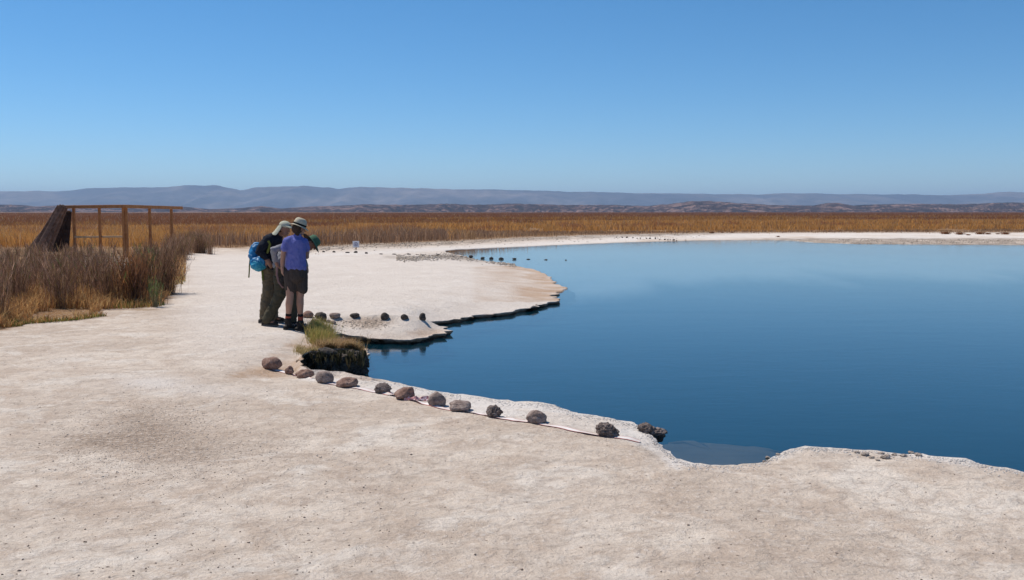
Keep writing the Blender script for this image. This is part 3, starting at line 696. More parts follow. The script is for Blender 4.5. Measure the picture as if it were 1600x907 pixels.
for i, (X_, Y_, w_, h_) in enumerate(rowc):
    x = 460 + X_ / 3.636; y = 360 + Y_ / 3.636; last = i == len(rowc) - 1
    if i == 14: lab = 'biggest dark stone of the far row, where it enters the water'
    elif i == 3: lab = 'rounder bigger dark stone of the far row, just below left of the white sign'
    elif last: lab = 'tiny outermost dark stone at the right end of the row, far out in the water'
    elif i > 14: lab = '%s dark stone standing in the water to the right of the biggest far-row stone' % ORD[i - 15]
    else: lab = '%s stone from the left in the far row on the salt flat behind the people' % ORD[i]
    o = place_rock(x, y, w_ / 3.636 * 1.05, h_ / 3.636 * .85, 30 + i, R_dark, lab, 'stones of the far row standing in water' if i > 14 and not last else ('stones of the far row on the salt flat' if not last and i not in (3, 14) else None), .2, .08, 2)
rowd = [(1078,306,8,4),(1108,307,10,6),(1132,308,12,7),(1163,308,11,5),(1185,311,8,4),(1202,312,8,4),(1234,312,10,5),(1252,313,12,7),(1280,315,8,9),(1303,319,7,5),(1330,319,11,7),(1345,320,9,6),(1358,320,8,5),(1376,322,14,8),(1390,322,8,4),(1437,322,11,5)]
for i, (X_, Y_, w_, h_) in enumerate(rowd):
    place_rock(640 + X_ / 3.333, 280 + Y_ / 3.333, w_ / 3.333 * 1.1, h_ / 3.333 * 1.2, 60 + i, R_dark, '%s tiny dark stone from the left in the distant row on the opposite shore' % ORD[i], 'stones in the distant row on the opposite shore', .2, .05, 1)
# the rock overhanging the cove
er = empty('shore_rock', hit(1005, 676)); q0 = Vector(er.location)
for (x, y, wd, hg, sd, m) in ((1011,681,24,20,81,R_pum),(1027,683,28,14,82,R_pum),(1022,690,34,16,83,R_dark),(1034,679,12,9,84,R_grey)):
    p = at(x, y, q0.y + .02); s = p.y / F; me = rock_me(sd, wd * s / 2, wd * s / 2.2, hg * s / 2, .3, .2, 4, .02)
    me.transform(Matrix.Translation(p - q0)); link('rock_lobe', me, m, er)
tag(er, 'dark jagged pitted rock jutting from the bank over the cove water', 'rock')
# rubble on the right bank
RX = [1352,1362,1378,1385,1398,1412,1424,1436,1372,1340]; CXL = [1200,1195,1216]
for i, (x, y, wd) in enumerate(((1352,712,16),(1362,716,10),(1378,710,12),(1385,717,18),(1398,712,11),(1412,714,14),(1424,709,12),(1436,713,15),(1372,720,9),(1340,708,11),(1200,716,10),(1195,722,8),(1216,711,9))):
    right_ = x > 1300
    place_rock(x, y + 1, wd * .8, wd * .36, 90 + i, R_salt, '%s lump of broken dark crust from the left on the right bank edge' % ORD[sorted(RX).index(x)] if right_ else '%s small crust lump from the left at the right corner of the near cove' % ORD[sorted(CXL).index(x)], 'broken crust lumps at the right bank edge' if right_ else 'crust lumps at the cove corner', .3, .2, 3)

# ------------------------------------------------------------ pebbles and clods
def pebbles(name, PX, PY, R_, m, label, flat=.6, z=None):
    base_ = bmesh.new(); bmesh.ops.create_icosphere(base_, subdivisions=1, radius=1); bv = C_([v.co[:] for v in base_.verts]); bf = C_([[v.index for v in f.verts] for f in base_.faces]); base_.free()
    Vs, Fs = [], []; o = 0
    for x, y, r in zip(PX, PY, R_):
        p = hit(x, y) 
        if p.z <= WATER + .001: continue
        rr = r * (1 + .35 * rng.standard_normal((len(bv), 1)).clip(-1, 1)); vv = bv * rr * C_([rng.uniform(.8, 1.3), rng.uniform(.8, 1.3), flat]) + C_([p.x, p.y, p.z + r * .25]); Vs.append(vv); Fs.append(bf + o); o += len(bv)
    me = np_mesh(name, np.concatenate(Vs), np.concatenate(Fs), 3)
    return tag(link(name, me, m), label, 'pebbles', None, 'stuff')
PX, PY, PR = [], [], []
while len(PX) < 900:
    x = random.uniform(-30, 1630); y = random.uniform(560, 930)
    if random.random() < (.75 if x > 600 else .0) : continue
    PX.append(x); PY.append(y); d = EYE * F / (y - HOR); PR.append(random.choice((.0025, .003, .004, .005)) * (1.5 if random.random() < .12 else 1))
M_peb = simple('pebble', (.12,.085,.065), (.34,.26,.21), 9, bump=0)
pebbles('pebbles', PX, PY, PR, M_peb, 'small dark pebbles scattered over the salt crust in the foreground')
PX, PY, PR = [], [], []
for i in range(6000):
    a = random.gauss(0, 1), random.gauss(0, 1)
    if i % 4 == 0: x, y = 330 + a[0] * 110, 700 + a[1] * 22
    elif i % 4 == 1: x, y = 250 + a[0] * 55, 655 + a[1] * 16
    else: x, y = 200 + a[0] * 82, 694 + a[1] * 32
    PX.append(x); PY.append(y); PR.append(random.uniform(.0015, .0045) * (1.9 if random.random() < .05 else 1))
pebbles('clods', PX, PY, PR, simple('clod', (.50,.39,.30), (.68,.57,.47), 9, bump=0), 'loose crumbs of broken crust on the scuffed brown patch in the left foreground')
PX, PY, PR = [], [], []
for i in range(1500):
    t_ = random.random(); x = 620 + 185 * t_; y = float(np.interp(x, spx, spy)) + random.gauss(0, 2.3); PX.append(x); PY.append(y); PR.append(random.uniform(.015, .045))
for i in range(260):
    x = random.uniform(525, 610); y = random.gauss(507, 3.5); PX.append(x); PY.append(y); PR.append(random.uniform(.004, .014))
for i in range(700):
    x = random.uniform(1230, 1620); y = random.uniform(374, 381); PX.append(x); PY.append(y); PR.append(random.uniform(.015, .05))
for i in range(700):
    x = random.uniform(470, 1100); y = float(veg_edge(x)) + abs(random.gauss(0, 4)) + 1; PX.append(x); PY.append(y); PR.append(random.uniform(.015, .05))
pebbles('shore_gravel', PX, PY, PR, simple('gravel', (.36,.285,.22), (.58,.49,.40), .8, bump=0), 'grey gravel along the water line of the far shore')
# salt crumbs along the near lip
PX, PY, PR = [], [], []
rimp = [(a, b) for (a, b, z, L_, u) in E[:42] if 560 < a < 1640]
for i in range(2600):
    k_ = random.randrange(len(rimp) - 1); t_ = random.random(); (xa, ya), (xb, yb) = rimp[k_], rimp[k_ + 1]
    PX.append(xa + (xb - xa) * t_); PY.append(ya + (yb - ya) * t_ + 1 + abs(random.gauss(0, 4))); PR.append(random.uniform(.002, .007))
pebbles('salt_crumbs', PX, PY, PR, simple('salt', (.42,.37,.33), (.72,.69,.66), 12, bump=0), 'white salt crumbs along the lip of the near bank')

# ------------------------------------------------------------ grass tuft and hollow
def tuft(name, pts, n_, h, cols, lean, w_, label, hang=0):
    V0 = []; 
    P_ = []; H_ = []; A_ = []; 
    for i in range(n_):
        x, y, sx_, sy_ = pts[i % len(pts)]; q = hit(x + random.gauss(0, sx_), y + random.gauss(0, sy_)); P_.append((q.x, q.y, max(q.z, -.2) - .01)); H_.append(h * random.uniform(.5, 1.15) * (-1 if hang and i % 2 else 1)); A_.append(random.uniform(0, 6.28) if random.random() < .6 and not hang else (random.gauss(1.5, .8) if i % 2 else random.gauss(-1.5, .5)) if hang else random.gauss(-.6, .6))
    c = pick(n_, cols); a = blade_arrays(P_, C_(H_), rng.uniform(.6, 1.4, n_) * w_, rng.uniform(*lean, n_), C_(A_), rng.uniform(0, 3.14, n_), c, c * 1.35)
    me = blade_mesh(name, [a]); q = hit(pts[0][0], pts[0][1]); me.transform(Matrix.Translation(-q)); o = link(name, me); o.location = q
    return tag(o, label, 'grass tuft')
tuft('grass_tuft', [(497,533,8,4),(508,538,9,3),(492,520,6,4),(505,525,8,4)], 2600, .24, [(0.30,0.27,0.075),(0.36,0.30,0.10),(0.40,0.27,0.11),(0.20,0.19,0.055)], (.1,.7), .006, 'yellow-green grass tuft on the bank edge, just right of the boots')
tuft('grass_tuft', [(520,541,10,2.5),(540,543,9,2),(510,543,8,2)], 2200, .15, [(0.42,0.29,0.15),(0.32,0.19,0.10),(0.46,0.33,0.2)], (.3,1.0), .005, 'pinkish brown dry grass hanging over the dark hollow in the bank')
tuft('grass_tuft', [(478,552,6,2.5),(490,548,7,2),(468,548,5,3)], 1100, .07, [(0.36,0.27,0.13),(0.26,0.20,0.08),(0.44,0.36,0.2)], (.3,1.0), .005, 'low straw-coloured grass patch at the left rim of the dark hollow')
tuft('grass_tuft', [(515,545,9,1.5),(535,545,10,1.5),(552,547,8,1.5),(498,547,7,1.5)], 2200, .17, [(0.40,0.28,0.14),(0.24,0.16,0.08),(0.42,0.30,0.17),(0.16,0.12,0.05)], (.5,1.2), .006, 'fringe of drooping straw-coloured grass along the top of the dark hollow wall', 1)
# dark plants and roots hanging on the wall of the hollow
M_slime = simple('wet_root', (.012,.011,.008), (.045,.04,.025), 30, bump=.5)
hang = []
n_ = 420; P_ = []; 
for i in range(n_):
    x = random.choice((484,497,505,522,531,545,553,562,568)) + random.gauss(0, 4.5); q = at(x, random.uniform(547, 562), gp(x, 548, -.03).y - .16 + random.uniform(-.16, .1)); P_.append(q[:])
c = pick(n_, [(0.06,0.055,0.03),(0.09,0.08,0.04),(0.03,0.025,0.015),(0.14,0.11,0.06)]); a = blade_arrays(P_, -rng.uniform(.03, .24, n_)*rng.uniform(.3, 1, n_), rng.uniform(.006, .02, n_), rng.uniform(0, .4, n_), rng.uniform(0, 6.28, n_), rng.uniform(0, 3.14, n_), c, c)
me = blade_mesh('hanging_roots', [a]); tag(link('hanging_roots', me), 'dark wet roots and weed hanging down the shaded wall of the hollow', 'roots', None, 'stuff')
# dark boulders of the wall under the overhang
wr = empty('hollow_wall', gp(530, 560, WATER)); q0 = Vector(wr.location)
for i, (x, y, wd, hg) in enumerate(((488,560,26,24),(503,566,24,30),(518,562,26,30),(534,570,28,34),(548,566,24,34),(560,572,22,30),(566,560,15,16),(478,565,16,20),(525,574,26,22),(555,556,26,16),(570,567,13,20),(567,577,16,16),(512,552,30,14))):
    yy = gp(x, 548, -.03).y - .10; p = at(x, y + hg * .5, yy); s = p.y / F; me = rock_me(110 + i, wd * s / 2, wd * s / 3, hg * s / 2, .35, .24, 4, .02); me.transform(Matrix.Translation(p - q0)); link('boulder', me, R_dark if i not in (6, 7) else R_pum, wr)
tag(wr, 'dark rocky wall in the shade under the grassy overhang, beside the water', 'rock wall')

# ------------------------------------------------------------ barrier tape
k = Mat('tape', .6, .3); co = k.coord('Object'); f_ = k.noise(co, 8, 4); fs = k.attr('edge'); c = k.mix(fs, k.ramp(f_, [(.35, (.58,.51,.46)), (.6, (.74,.70,.67))]), (.50, .16, .14)); k.color(c); M_tape = k.m
def ribbon(name, pts, wd, parent=None, seed=0, tw=1.0):
    V_ = []; ed = []; Fc = []
    P_ = []
    for i in range(len(pts) - 1):
        a, b = pts[i], pts[i + 1]; m_ = max(2, int((b - a).length / .03))
        for j in range(m_): P_.append(a.lerp(b, j / m_))
    P_.append(pts[-1])
    for i, p in enumerate(P_):
        a = P_[max(0, i - 1)]; b = P_[min(len(P_) - 1, i + 1)]; t_ = (b - a).normalized(); sd = Vector((-t_.y, t_.x, 0)).normalized()
        tw_ = tw * noise.noise(Vector((i * .12, seed, 0))); up = abs(math.sin(tw_)) * wd * .5; q = p + sd * .02 * noise.noise(Vector((i * .06, seed, 4))); q.z = gz(q.x, q.y) + .007 + up * .7
        s2 = sd * math.cos(tw_) + Vector((0, 0, 1)) * math.sin(tw_)
        for w_, e_ in ((-.5, 1), (-.36, 1), (-.34, 0), (.36, 0), (.38, .6), (.5, .6)): v = q + s2 * wd * w_; V_.append(v[:]); ed.append(e_)
        if i:
            for j in range(5): a_ = (i - 1) * 6 + j; Fc.append((a_, a_ + 1, a_ + 7, a_ + 6))
    me = np_mesh(name, V_, Fc, 4); fattr(me, 'edge', ed); return me
cpts = [hit(x, y) for x, y in ((418,576),(437,581),(452,585),(475,590),(505,598),(542,605),(570,610),(597,615),(635,625),(682,636),(719,643),(771,653),(838,662),(900,674),(948,683),(1000,692))]
me = ribbon('barrier_tape', cpts, .055, seed=3, tw=1.1); tp = link('barrier_tape', me, M_tape); tag(tp, 'faded white tape with red edges lying on the ground under the near row of stones', 'tape')
k = Mat('tape_scrap', .6, .3); co = k.coord('Object'); f_ = k.noise(co, 28, 3); k.color(k.ramp(f_, [(.38, (.22,.2,.24)), (.48, (.50,.18,.17)), (.6, (.66,.55,.56))])); M_scrap = k.m
bm = bmesh.new(); bmesh.ops.create_grid(bm, x_segments=28, y_segments=10, size=.5)
for v in bm.verts:
    x, y = v.co.x, v.co.y; v.co = Vector((x * .24, y * .08, .028 + .028 * noise.fractal(Vector((x * 4, y * 4, 2)), 1, 2, 4) - .02 * abs(y) * 2))
me = bpy.data.meshes.new('crumpled_tape'); bm.to_mesh(me); bm.free(); o = link('crumpled_tape', me, M_scrap); o.location = hit(652, 626) + Vector((0, 0, .0)); sm = o.modifiers.new('thick', 'SOLIDIFY'); sm.thickness = .003
tag(o, 'crumpled red and white scrap of tape beside the tilted tan stone', 'tape')

# ------------------------------------------------------------ timber frame and ruin
M_wood = simple('new_timber', (.33,.135,.05), (.50,.23,.09), 6, .8, .3, .004)
M_old = simple('old_timber', (.10,.06,.042), (.32,.20,.14), 5, .95, .9, .02)
M_oldd = simple('old_timber_dark', (.03,.018,.013), (.09,.05,.035), 5, .95, .9, .02)
def beam_me(a, b, w_, h_, up=Vector((0, 0, 1)), name='beam', bev=.006):
    d = (b - a); L_ = d.length; z = d.normalized(); x = up.cross(z); 
    if x.length < .01: x = Vector((1, 0, 0))
    x.normalize(); y = z.cross(x)
    bm = bmesh.new(); bmesh.ops.create_cube(bm, size=1); bmesh.ops.scale(bm, vec=(w_, h_, L_), verts=bm.verts)
    bmesh.ops.bevel(bm, geom=bm.edges[:], offset=bev, segments=1, affect='EDGES')
    M_ = Matrix((x, y, z)).transposed().to_4x4(); M_.translation = (a + b) / 2; bmesh.ops.transform(bm, matrix=M_, verts=bm.verts)
    me = bpy.data.meshes.new(name); bm.to_mesh(me); bm.free(); return me
def root_at(name, p): return empty(name, p)
def add(root, name, me, m): local(root, me); return link(name, me, m, root)
YL, YC, YR = 39.0, 37.0, 44.0
fr = root_at('timber_pergola', Vector((at(196, 380, YC).x, YC, 0)))
def depth_at(x): return float(np.interp(x, [100, 195, 284], [YL, YC, YR]))
for (x, wpx, top) in ((115, 3.8, 325.5), (155, 3.6, 325), (192, 3.2, 324.5), (196.8, 3.9, 324.5), (233.5, 3.6, 326), (267.5, 3.6, 327)):
    Yd = depth_at(x); t_ = at(x, top, Yd); b_ = Vector((t_.x, Yd, -.1)); add(fr, 'post', beam_me(b_, t_, wpx * Yd / F, wpx * Yd / F, Vector((0, 1, 0)), 'post'), M_wood)
add(fr, 'top_beam', beam_me(at(99, 323.8, YL), at(194.6, 322.8, YC), .10, .13, name='top_beam'), M_wood)
add(fr, 'top_beam', beam_me(at(194.9, 322.8, YC - .02), at(284, 325.2, YR), .10, .13, name='top_beam'), M_wood)
add(fr, 'bottom_rail', beam_me(at(117, 370.8, depth_at(117)), at(198, 370, depth_at(198) + .05), .09, .07, name='bottom_rail'), simple('pale_rail', (.55,.36,.2), (.62,.43,.26), 6))
tag(fr, 'open orange-brown timber frame of posts and beams standing in the dry grass at the left', 'timber frame')
ru = root_at('timber_ruin', Vector((at(78, 388, 38).x, 38, 0)))
for i, (xb, yb, xt, yt, wd, dy, m) in enumerate(((50,392,93,322,.17,0,M_old),(58,393,97,321,.19,-.08,M_old),(67,394,101,321,.17,-.02,M_old),(76,394,103,324,.16,.1,M_old),(46,390,68,362,.15,.12,M_old),(52,391,76,352,.15,.2,M_old),(84,394,104,331,.14,.2,M_oldd))):
    add(ru, 'plank', beam_me(at(xb, yb, 38 + dy), at(xt, yt, 38.3 + dy), wd, .07, Vector((0, 1, 0)) , 'plank', .015), m)
for i, (x, yt) in enumerate(((80,345),(84.5,338),(89,333),(93.2,331),(97.4,329.5),(101.8,330.5),(105.8,331.5),(109.2,330.5))):
    lean = (109 - x) * .0 + 1.5; add(ru, 'upright', beam_me(at(x - lean - 3, 394, 38.6), at(x, yt, 38.7), .115 + .015 * (i % 3), .08, Vector((0, 1, 0)), 'upright', .015), M_oldd)
add(ru, 'lintel', beam_me(at(98, 330.2, 38.5), at(110, 330.6, 38.6), .1, .06, name='lintel'), M_old)
tag(ru, 'dark weathered lean-to of rough old planks left of the orange-brown timber frame', 'ruin')

# ------------------------------------------------------------ sign
sp_ = hit(556, 390.5); Ys = sp_.y; sg_ = root_at('warning_sign', sp_)
b0 = at(551, 377, Ys); b1 = at(561.3, 387, Ys); bm_ = beam_me(Vector((b0.x, Ys, (b0.z + b1.z) / 2)), Vector((b1.x, Ys, (b0.z + b1.z) / 2)), .03, abs(b0.z - b1.z), name='board', bev=.004)
add(sg_, 'board', bm_, simple('sign_white', (.66,.66,.70), (.72,.72,.76), 3, .6, 0))
for x in (556.2,): add(sg_, 'post', beam_me(Vector((at(x, 389, Ys).x, Ys + .03, sp_.z - .05)), Vector((at(x, 380, Ys).x, Ys + .03, at(x, 380, Ys).z)), .05, .05, Vector((0, 1, 0)), 'post'), M_wood)
# pictogram: ring and a figure
bm = bmesh.new(); cc = at(556.1, 382, Ys - .022); r0, r1 = .075, .095; n_ = 24
for i in range(n_):
    a, b = 2 * math.pi * i / n_, 2 * math.pi * (i + 1) / n_; q = [bm.verts.new((cc.x + math.cos(t_) * r, cc.y, cc.z + math.sin(t_) * r)) for t_, r in ((a, r0), (b, r0), (b, r1), (a, r1))]; bm.faces.new(q)
for (x_, z_, w_, h_) in ((0, .035, .035, .035), (0, -.01, .05, .045), (-.015, -.045, .015, .03), (.015, -.045, .015, .03)):
    bm.faces.new([bm.verts.new((cc.x + x_ + sx_ * w_ / 2, cc.y, cc.z + z_ + sz_ * h_ / 2)) for sx_, sz_ in ((-1, -1), (1, -1), (1, 1), (-1, 1))])
me = bpy.data.meshes.new('pictogram'); bm.to_mesh(me); bm.free(); add(sg_, 'pictogram', me, simple('sign_blue', (.10,.10,.22), (.14,.14,.28), 3, .6, 0))
tag(sg_, 'small white notice board with a dark pictogram at the edge of the reed bed', 'sign')

# ------------------------------------------------------------ people
def ring_loft(bm, pts, radii, side=None, ratio=1.0, seg=14):
    rings_ = []; n_ = len(pts)
    P_ = []; R__ = []
    def endcap(p, q, r, rev):
        d = (p - q).normalized(); o = [(p + d * r * math.sin(a), r * math.cos(a)) for a in (1.35, 1.0, .6, .25)]
        return o
    st_ = endcap(pts[0], pts[1], radii[0], False); en = endcap(pts[-1], pts[-2], radii[-1], True)
    seq = st_ + list(zip(pts, radii)) + en[::-1]
    for i, (p, r) in enumerate(seq):
        a = seq[max(0, i - 1)][0]; b = seq[min(len(seq) - 1, i + 1)][0]; t_ = (b - a).normalized()
        s = side if side is not None else (Vector((0, 1, 0)) if abs(t_.y) < .8 else Vector((1, 0, 0)))
        x = (s - t_ * s.dot(t_)).normalized(); y = t_.cross(x)
        rings_.append([bm.verts.new(p + x * math.cos(q) * r * ratio + y * math.sin(q) * r) for q in (2 * math.pi * j / seg for j in range(seg))])
    for a, b in zip(rings_, rings_[1:]):
        for j in range(seg): bm.faces.new((a[j], a[(j + 1) % seg], b[(j + 1) % seg], b[j]))
    bm.faces.new(rings_[0][::-1]); bm.faces.new(rings_[-1])
def ellipsoid(bm, c, rad, M_=None, sub=3):
    r = bmesh.ops.create_icosphere(bm, subdivisions=sub, radius=1); M2 = (M_ or Matrix.Identity(3))
    for v in r['verts']: v.co = c + M2 @ Vector((v.co.x * rad[0], v.co.y * rad[1], v.co.z * rad[2]))
def fuse(bm, voxel, name, fold=0.0, fs=(9, 9, 4), sm=4, cut=None):
    bmesh.ops.recalc_face_normals(bm, faces=bm.faces)
    me = bpy.data.meshes.new('tmp'); bm.to_mesh(me); bm.free(); o = bpy.data.objects.new('tmp', me); COL.objects.link(o)
    rm = o.modifiers.new('r', 'REMESH'); rm.mode = 'VOXEL'; rm.voxel_size = voxel
    s = o.modifiers.new('s', 'SMOOTH'); s.iterations = sm; s.factor = .5
    dg = bpy.context.evaluated_depsgraph_get(); out = bpy.data.meshes.new_from_object(o.evaluated_get(dg)); bpy.data.objects.remove(o); out.name = name
    if fold:
        nrm = [v.normal.copy() for v in out.vertices]
        for v, n_ in zip(out.vertices, nrm):
            q = Vector((v.co.x * fs[0], v.co.y * fs[1], v.co.z * fs[2])); f_ = noise.fractal(q, 1, 2, 3); rg = 1 - abs(noise.noise(q * 1.7)) * 2
            v.co += n_ * fold * (f_ * .7 + max(0, rg - .4) * .9)
    smooth(out); return out
def cloth(name, c1, c2, sc_=60): return simple(name, c1, c2, sc_, .9, .3, .002, .1)
M_skin = simple('skin_tan', (.26,.13,.085), (.32,.17,.115), 12, .55, .15, .002, .35)
M_skin2 = simple('skin_light', (.36,.19,.13), (.42,.235,.165), 12, .55, .15, .002, .35)
M_hair = simple('hair_brown', (.03,.018,.012), (.07,.04,.025), 60, .7, .5, .003)
M_navy = cloth('shirt_navy', (.012,.014,.022), (.022,.025,.036)); M_khaki = cloth('trousers_khaki', (.12,.095,.062), (.165,.13,.088))
M_olive = cloth('trousers_olive', (.06,.052,.034), (.09,.078,.052)); M_grey = cloth('shirt_grey', (.20,.20,.22), (.27,.27,.29))
M_purple = cloth('tshirt_purple', (.125,.135,.38), (.165,.18,.46), 25); M_shorts = cloth('shorts_brown', (.055,.042,.036), (.08,.062,.053))
M_cream = cloth('hat_cream', (.46,.415,.31), (.55,.50,.38)); M_band = cloth('hat_band', (.01,.01,.01), (.02,.02,.02)); M_capg = cloth('cap_pale_beige', (.39,.39,.30), (.49,.49,.39)); M_hatg = cloth('hat_green', (.055,.12,.075), (.09,.17,.11)); M_hatb = cloth('hat_brim_brown', (.05,.03,.022), (.08,.05,.035))
M_boot = simple('boot_leather', (.016,.013,.012), (.035,.028,.024), 30, .7, .3, .002); M_sock = cloth('sock_red', (.30,.06,.035), (.4,.10,.06)); M_sockb = cloth('sock_black', (.012,.01,.012), (.02,.018,.02))
M_blue = simple('pack_blue', (.004,.13,.32), (.008,.19,.42), 9, .5, .4, .01, .4); M_teal = simple('pack_teal', (.012,.22,.36), (.02,.30,.46), 9, .5, .4, .01, .4); M_strap = cloth('strap_olive', (.10,.12,.03), (.16,.18,.05)); M_sole = simple('sole_grey', (.10,.09,.08), (.14,.13,.11), 20, .8, .1)

def head(bm, c, face, up, s=1.0):
    """head of one body: skull, jaw, nose, ears, brow; face = where it looks"""
    up = up.normalized(); f_ = (face - up * face.dot(up)).normalized(); r_ = f_.cross(up)
    R_ = Matrix((r_, f_, up)).transposed()
    ellipsoid(bm, c + up * .015, (.074 * s, .092 * s, .10 * s), R_)
    ellipsoid(bm, c + f_ * .035 * s - up * .055 * s, (.052 * s, .055 * s, .055 * s), R_)
    ring_loft(bm, [c + f_ * .085 * s + up * .015, c + f_ * .112 * s - up * .02], [.010, .014], seg=8)
    ellipsoid(bm, c + f_ * .075 * s + up * .03, (.05, .02, .012), R_, 2)
    ellipsoid(bm, c + f_ * .085 * s - up * .052, (.024, .012, .010), R_, 2)
    for q in (-1, 1): ellipsoid(bm, c + r_ * q * .078 * s - up * .005, (.010, .02, .032), R_, 2)
    return r_, f_
def hand(bm, wrist, direction, palmn, s=1.0, curl=.5, thumb=1):
    d = direction.normalized(); n_ = (palmn - d * palmn.dot(d)).normalized(); sd = d.cross(n_)
    ring_loft(bm, [wrist, wrist + d * .05 * s, wrist + d * .085 * s], [.026 * s, .028 * s, .022 * s], sd, 1.35, 10)
    for k_, (o, L_) in enumerate(((-.030, .068), (-.010, .080), (.010, .075), (.028, .058))):
        b = wrist + d * .085 * s + sd * o * s; a1_ = curl * (.8 + .15 * k_)
        d1 = (d * math.cos(a1_ * .5) + n_ * math.sin(a1_ * .5)); d2 = (d * math.cos(a1_ * 1.5) + n_ * math.sin(a1_ * 1.5)); m_ = b + d1 * L_ * .5 * s
        ring_loft(bm, [b - d * .02, b, m_, m_ + d2 * L_ * .5 * s], [.0105, .0100, .0092, .008], seg=8)
    b = wrist + d * .03 * s - sd * .028 * s * thumb; m_ = b + (d * .6 - sd * thumb * .7).normalized() * .035 * s
    ring_loft(bm, [b, m_, m_ + (d * .9 + n_ * .3 - sd * thumb * .2).normalized() * .032 * s], [.014, .0115, .009], seg=8)
def boot(bm, ank, toe_dir, gz_, L_=.27, w_=.045):
    t_ = Vector((toe_dir.x, toe_dir.y, 0)).normalized(); heel = Vector((ank.x, ank.y, 0)) - t_ * .055
    zf = gz_ + .035
    ring_loft(bm, [Vector((heel.x, heel.y, zf)), Vector((heel.x, heel.y, zf)) + t_ * L_ * .35, Vector((heel.x, heel.y, zf)) + t_ * L_ * .72], [w_ * .85, w_ * .88, w_ * .82], Vector((-t_.y, t_.x, 0)), 1.08, 12)
    ring_loft(bm, [Vector((ank.x, ank.y, gz_ + .15)), Vector((ank.x, ank.y, gz_ + .09)), Vector((ank.x, ank.y, gz_ + .05)) + t_ * .03], [.05, .052, .05], seg=12)
def sole_me(ank, toe_dir, gz_, L_=.285, w_=.052):
    t_ = Vector((toe_dir.x, toe_dir.y, 0)).normalized(); s_ = Vector((-t_.y, t_.x, 0)); c0 = Vector((ank.x, ank.y, 0)) - t_ * .10; bm = bmesh.new(); top = []; bot = []
    for i in range(20):
        a = 2 * math.pi * i / 20; u = .5 - .5 * math.cos(a); wv = w_ * (.80 + .25 * math.sin(u * 2.6)) * math.sin(a); p = c0 + t_ * L_ * u + s_ * wv; top.append(bm.verts.new((p.x, p.y, gz_ + .022))); bot.append(bm.verts.new((p.x, p.y, gz_ - .004)))
    bm.faces.new(top); bm.faces.new(bot[::-1])
    for i in range(20): j = (i + 1) % 20; bm.faces.new((top[i], bot[i], bot[j], top[j]))
    bmesh.ops.recalc_face_normals(bm, faces=bm.faces); me = bpy.data.meshes.new('sole'); bm.to_mesh(me); bm.free(); return me
def brim_hat(c, up, fwd, rb, rc, hc, wav=.02, taper=.8, droop=.02, seg=40):
    up = up.normalized(); f_ = (fwd - up * fwd.dot(up)).normalized(); r_ = f_.cross(up)
    def prof(profile, nm, asym=True):
        bm = bmesh.new(); R_ = []
        for (r, h) in profile:
            row = []
            for i in range(seg):
                a = 2 * math.pi * i / seg; hh = h + (wav * math.cos(2 * a + .6) * ((r - rc) / (rb - rc)) if r > rc + .002 else 0)
                row.append(bm.verts.new(c + r_ * math.cos(a) * r * .92 + f_ * math.sin(a) * r * 1.08 + up * hh))
            R_.append(row)
        for a, b in zip(R_, R_[1:]):
            for i in range(seg): bm.faces.new((a[i], a[(i + 1) % seg], b[(i + 1) % seg], b[i]))
        if profile[-1][0] < rc * .5: bm.faces.new(R_[-1])
        bmesh.ops.recalc_face_normals(bm, faces=bm.faces); me = bpy.data.meshes.new(nm); bm.to_mesh(me); bm.free(); smooth(me); return me
    brim = prof([(rc - .004, .004), (rb * .75, -droop * .3), (rb, -droop), (rb + .002, -droop - .004), (rb * .75, -droop * .3 - .007), (rc - .004, -.005)], 'brim')
    crown = prof([(rc, 0), (rc * .98, hc * .35), (rc * taper, hc * .78), (rc * taper * .72, hc * .95), (rc * .35, hc * 1.0), (.006, hc * 1.0)], 'crown')
    band = prof([(rc + .0035, .004), (rc + .0035, hc * .25), (rc * .985 + .001, hc * .26)], 'hat_band')
    return brim, crown, band
def person(name_label, base_p): 
    r = empty('person', base_p); tag(r, name_label, 'person'); return r

# --- person in the purple T-shirt, seen from behind
YW = 14.3; s = YW / F
g0 = gz(at(463, 515, YW).x, YW)
W = person('person in violet T-shirt, dark shorts and banded cream hat seen from behind', Vector((at(463, 515, YW).x, YW, g0)))
A_ = lambda x, y, dy=0: at(x, y, YW + dy)
hipL, hipR = A_(453.5, 428, .02), A_(471, 428, .04); kneeL, kneeR = A_(453, 465, -.02), A_(469, 465, .05); ankL, ankR = A_(450, 498, .02), A_(469.5, 499, .06)
gl_, gr2 = gz(ankL.x, ankL.y), gz(ankR.x, ankR.y)
fwd = Vector((.55, .83, 0))
bm = bmesh.new()
for h_, k2, an in ((hipL, kneeL, ankL), (hipR, kneeR, ankR)):
    ring_loft(bm, [h_, h_.lerp(k2, .5), k2, k2.lerp(an, .3) + Vector((0, -.012, 0)), an.lerp(k2, .25), an], [.085, .072, .054, .056, .040, .036])
    foot = Vector((an.x, an.y, gl_ + .05)); ring_loft(bm, [an, foot, foot + fwd * .1], [.036, .038, .034])
chest = A_(463, 385, .02); pel = A_(462, 424, .02); neck = A_(465, 366, .04); hc_ = A_(467, 357.5, .08)
ring_loft(bm, [pel, A_(462, 408, .02), A_(462, 394, .03), A_(463, 380, .03)], [.105, .095, .105, .10], Vector((1, -.4, 0)).normalized(), 1.35)
ring_loft(bm, [A_(450, 376.5, 0), A_(463, 373.5, .04), A_(475, 377.5, .08)], [.055, .06, .052])
ring_loft(bm, [A_(464, 372, .03), neck, hc_], [.055, .048, .045])
head(bm, hc_, Vector((.75, .6, -.35)), Vector((.22, .12, 1)), .98)
elL, wrL = A_(442.2, 400, -.02), A_(441.2, 419, 0)
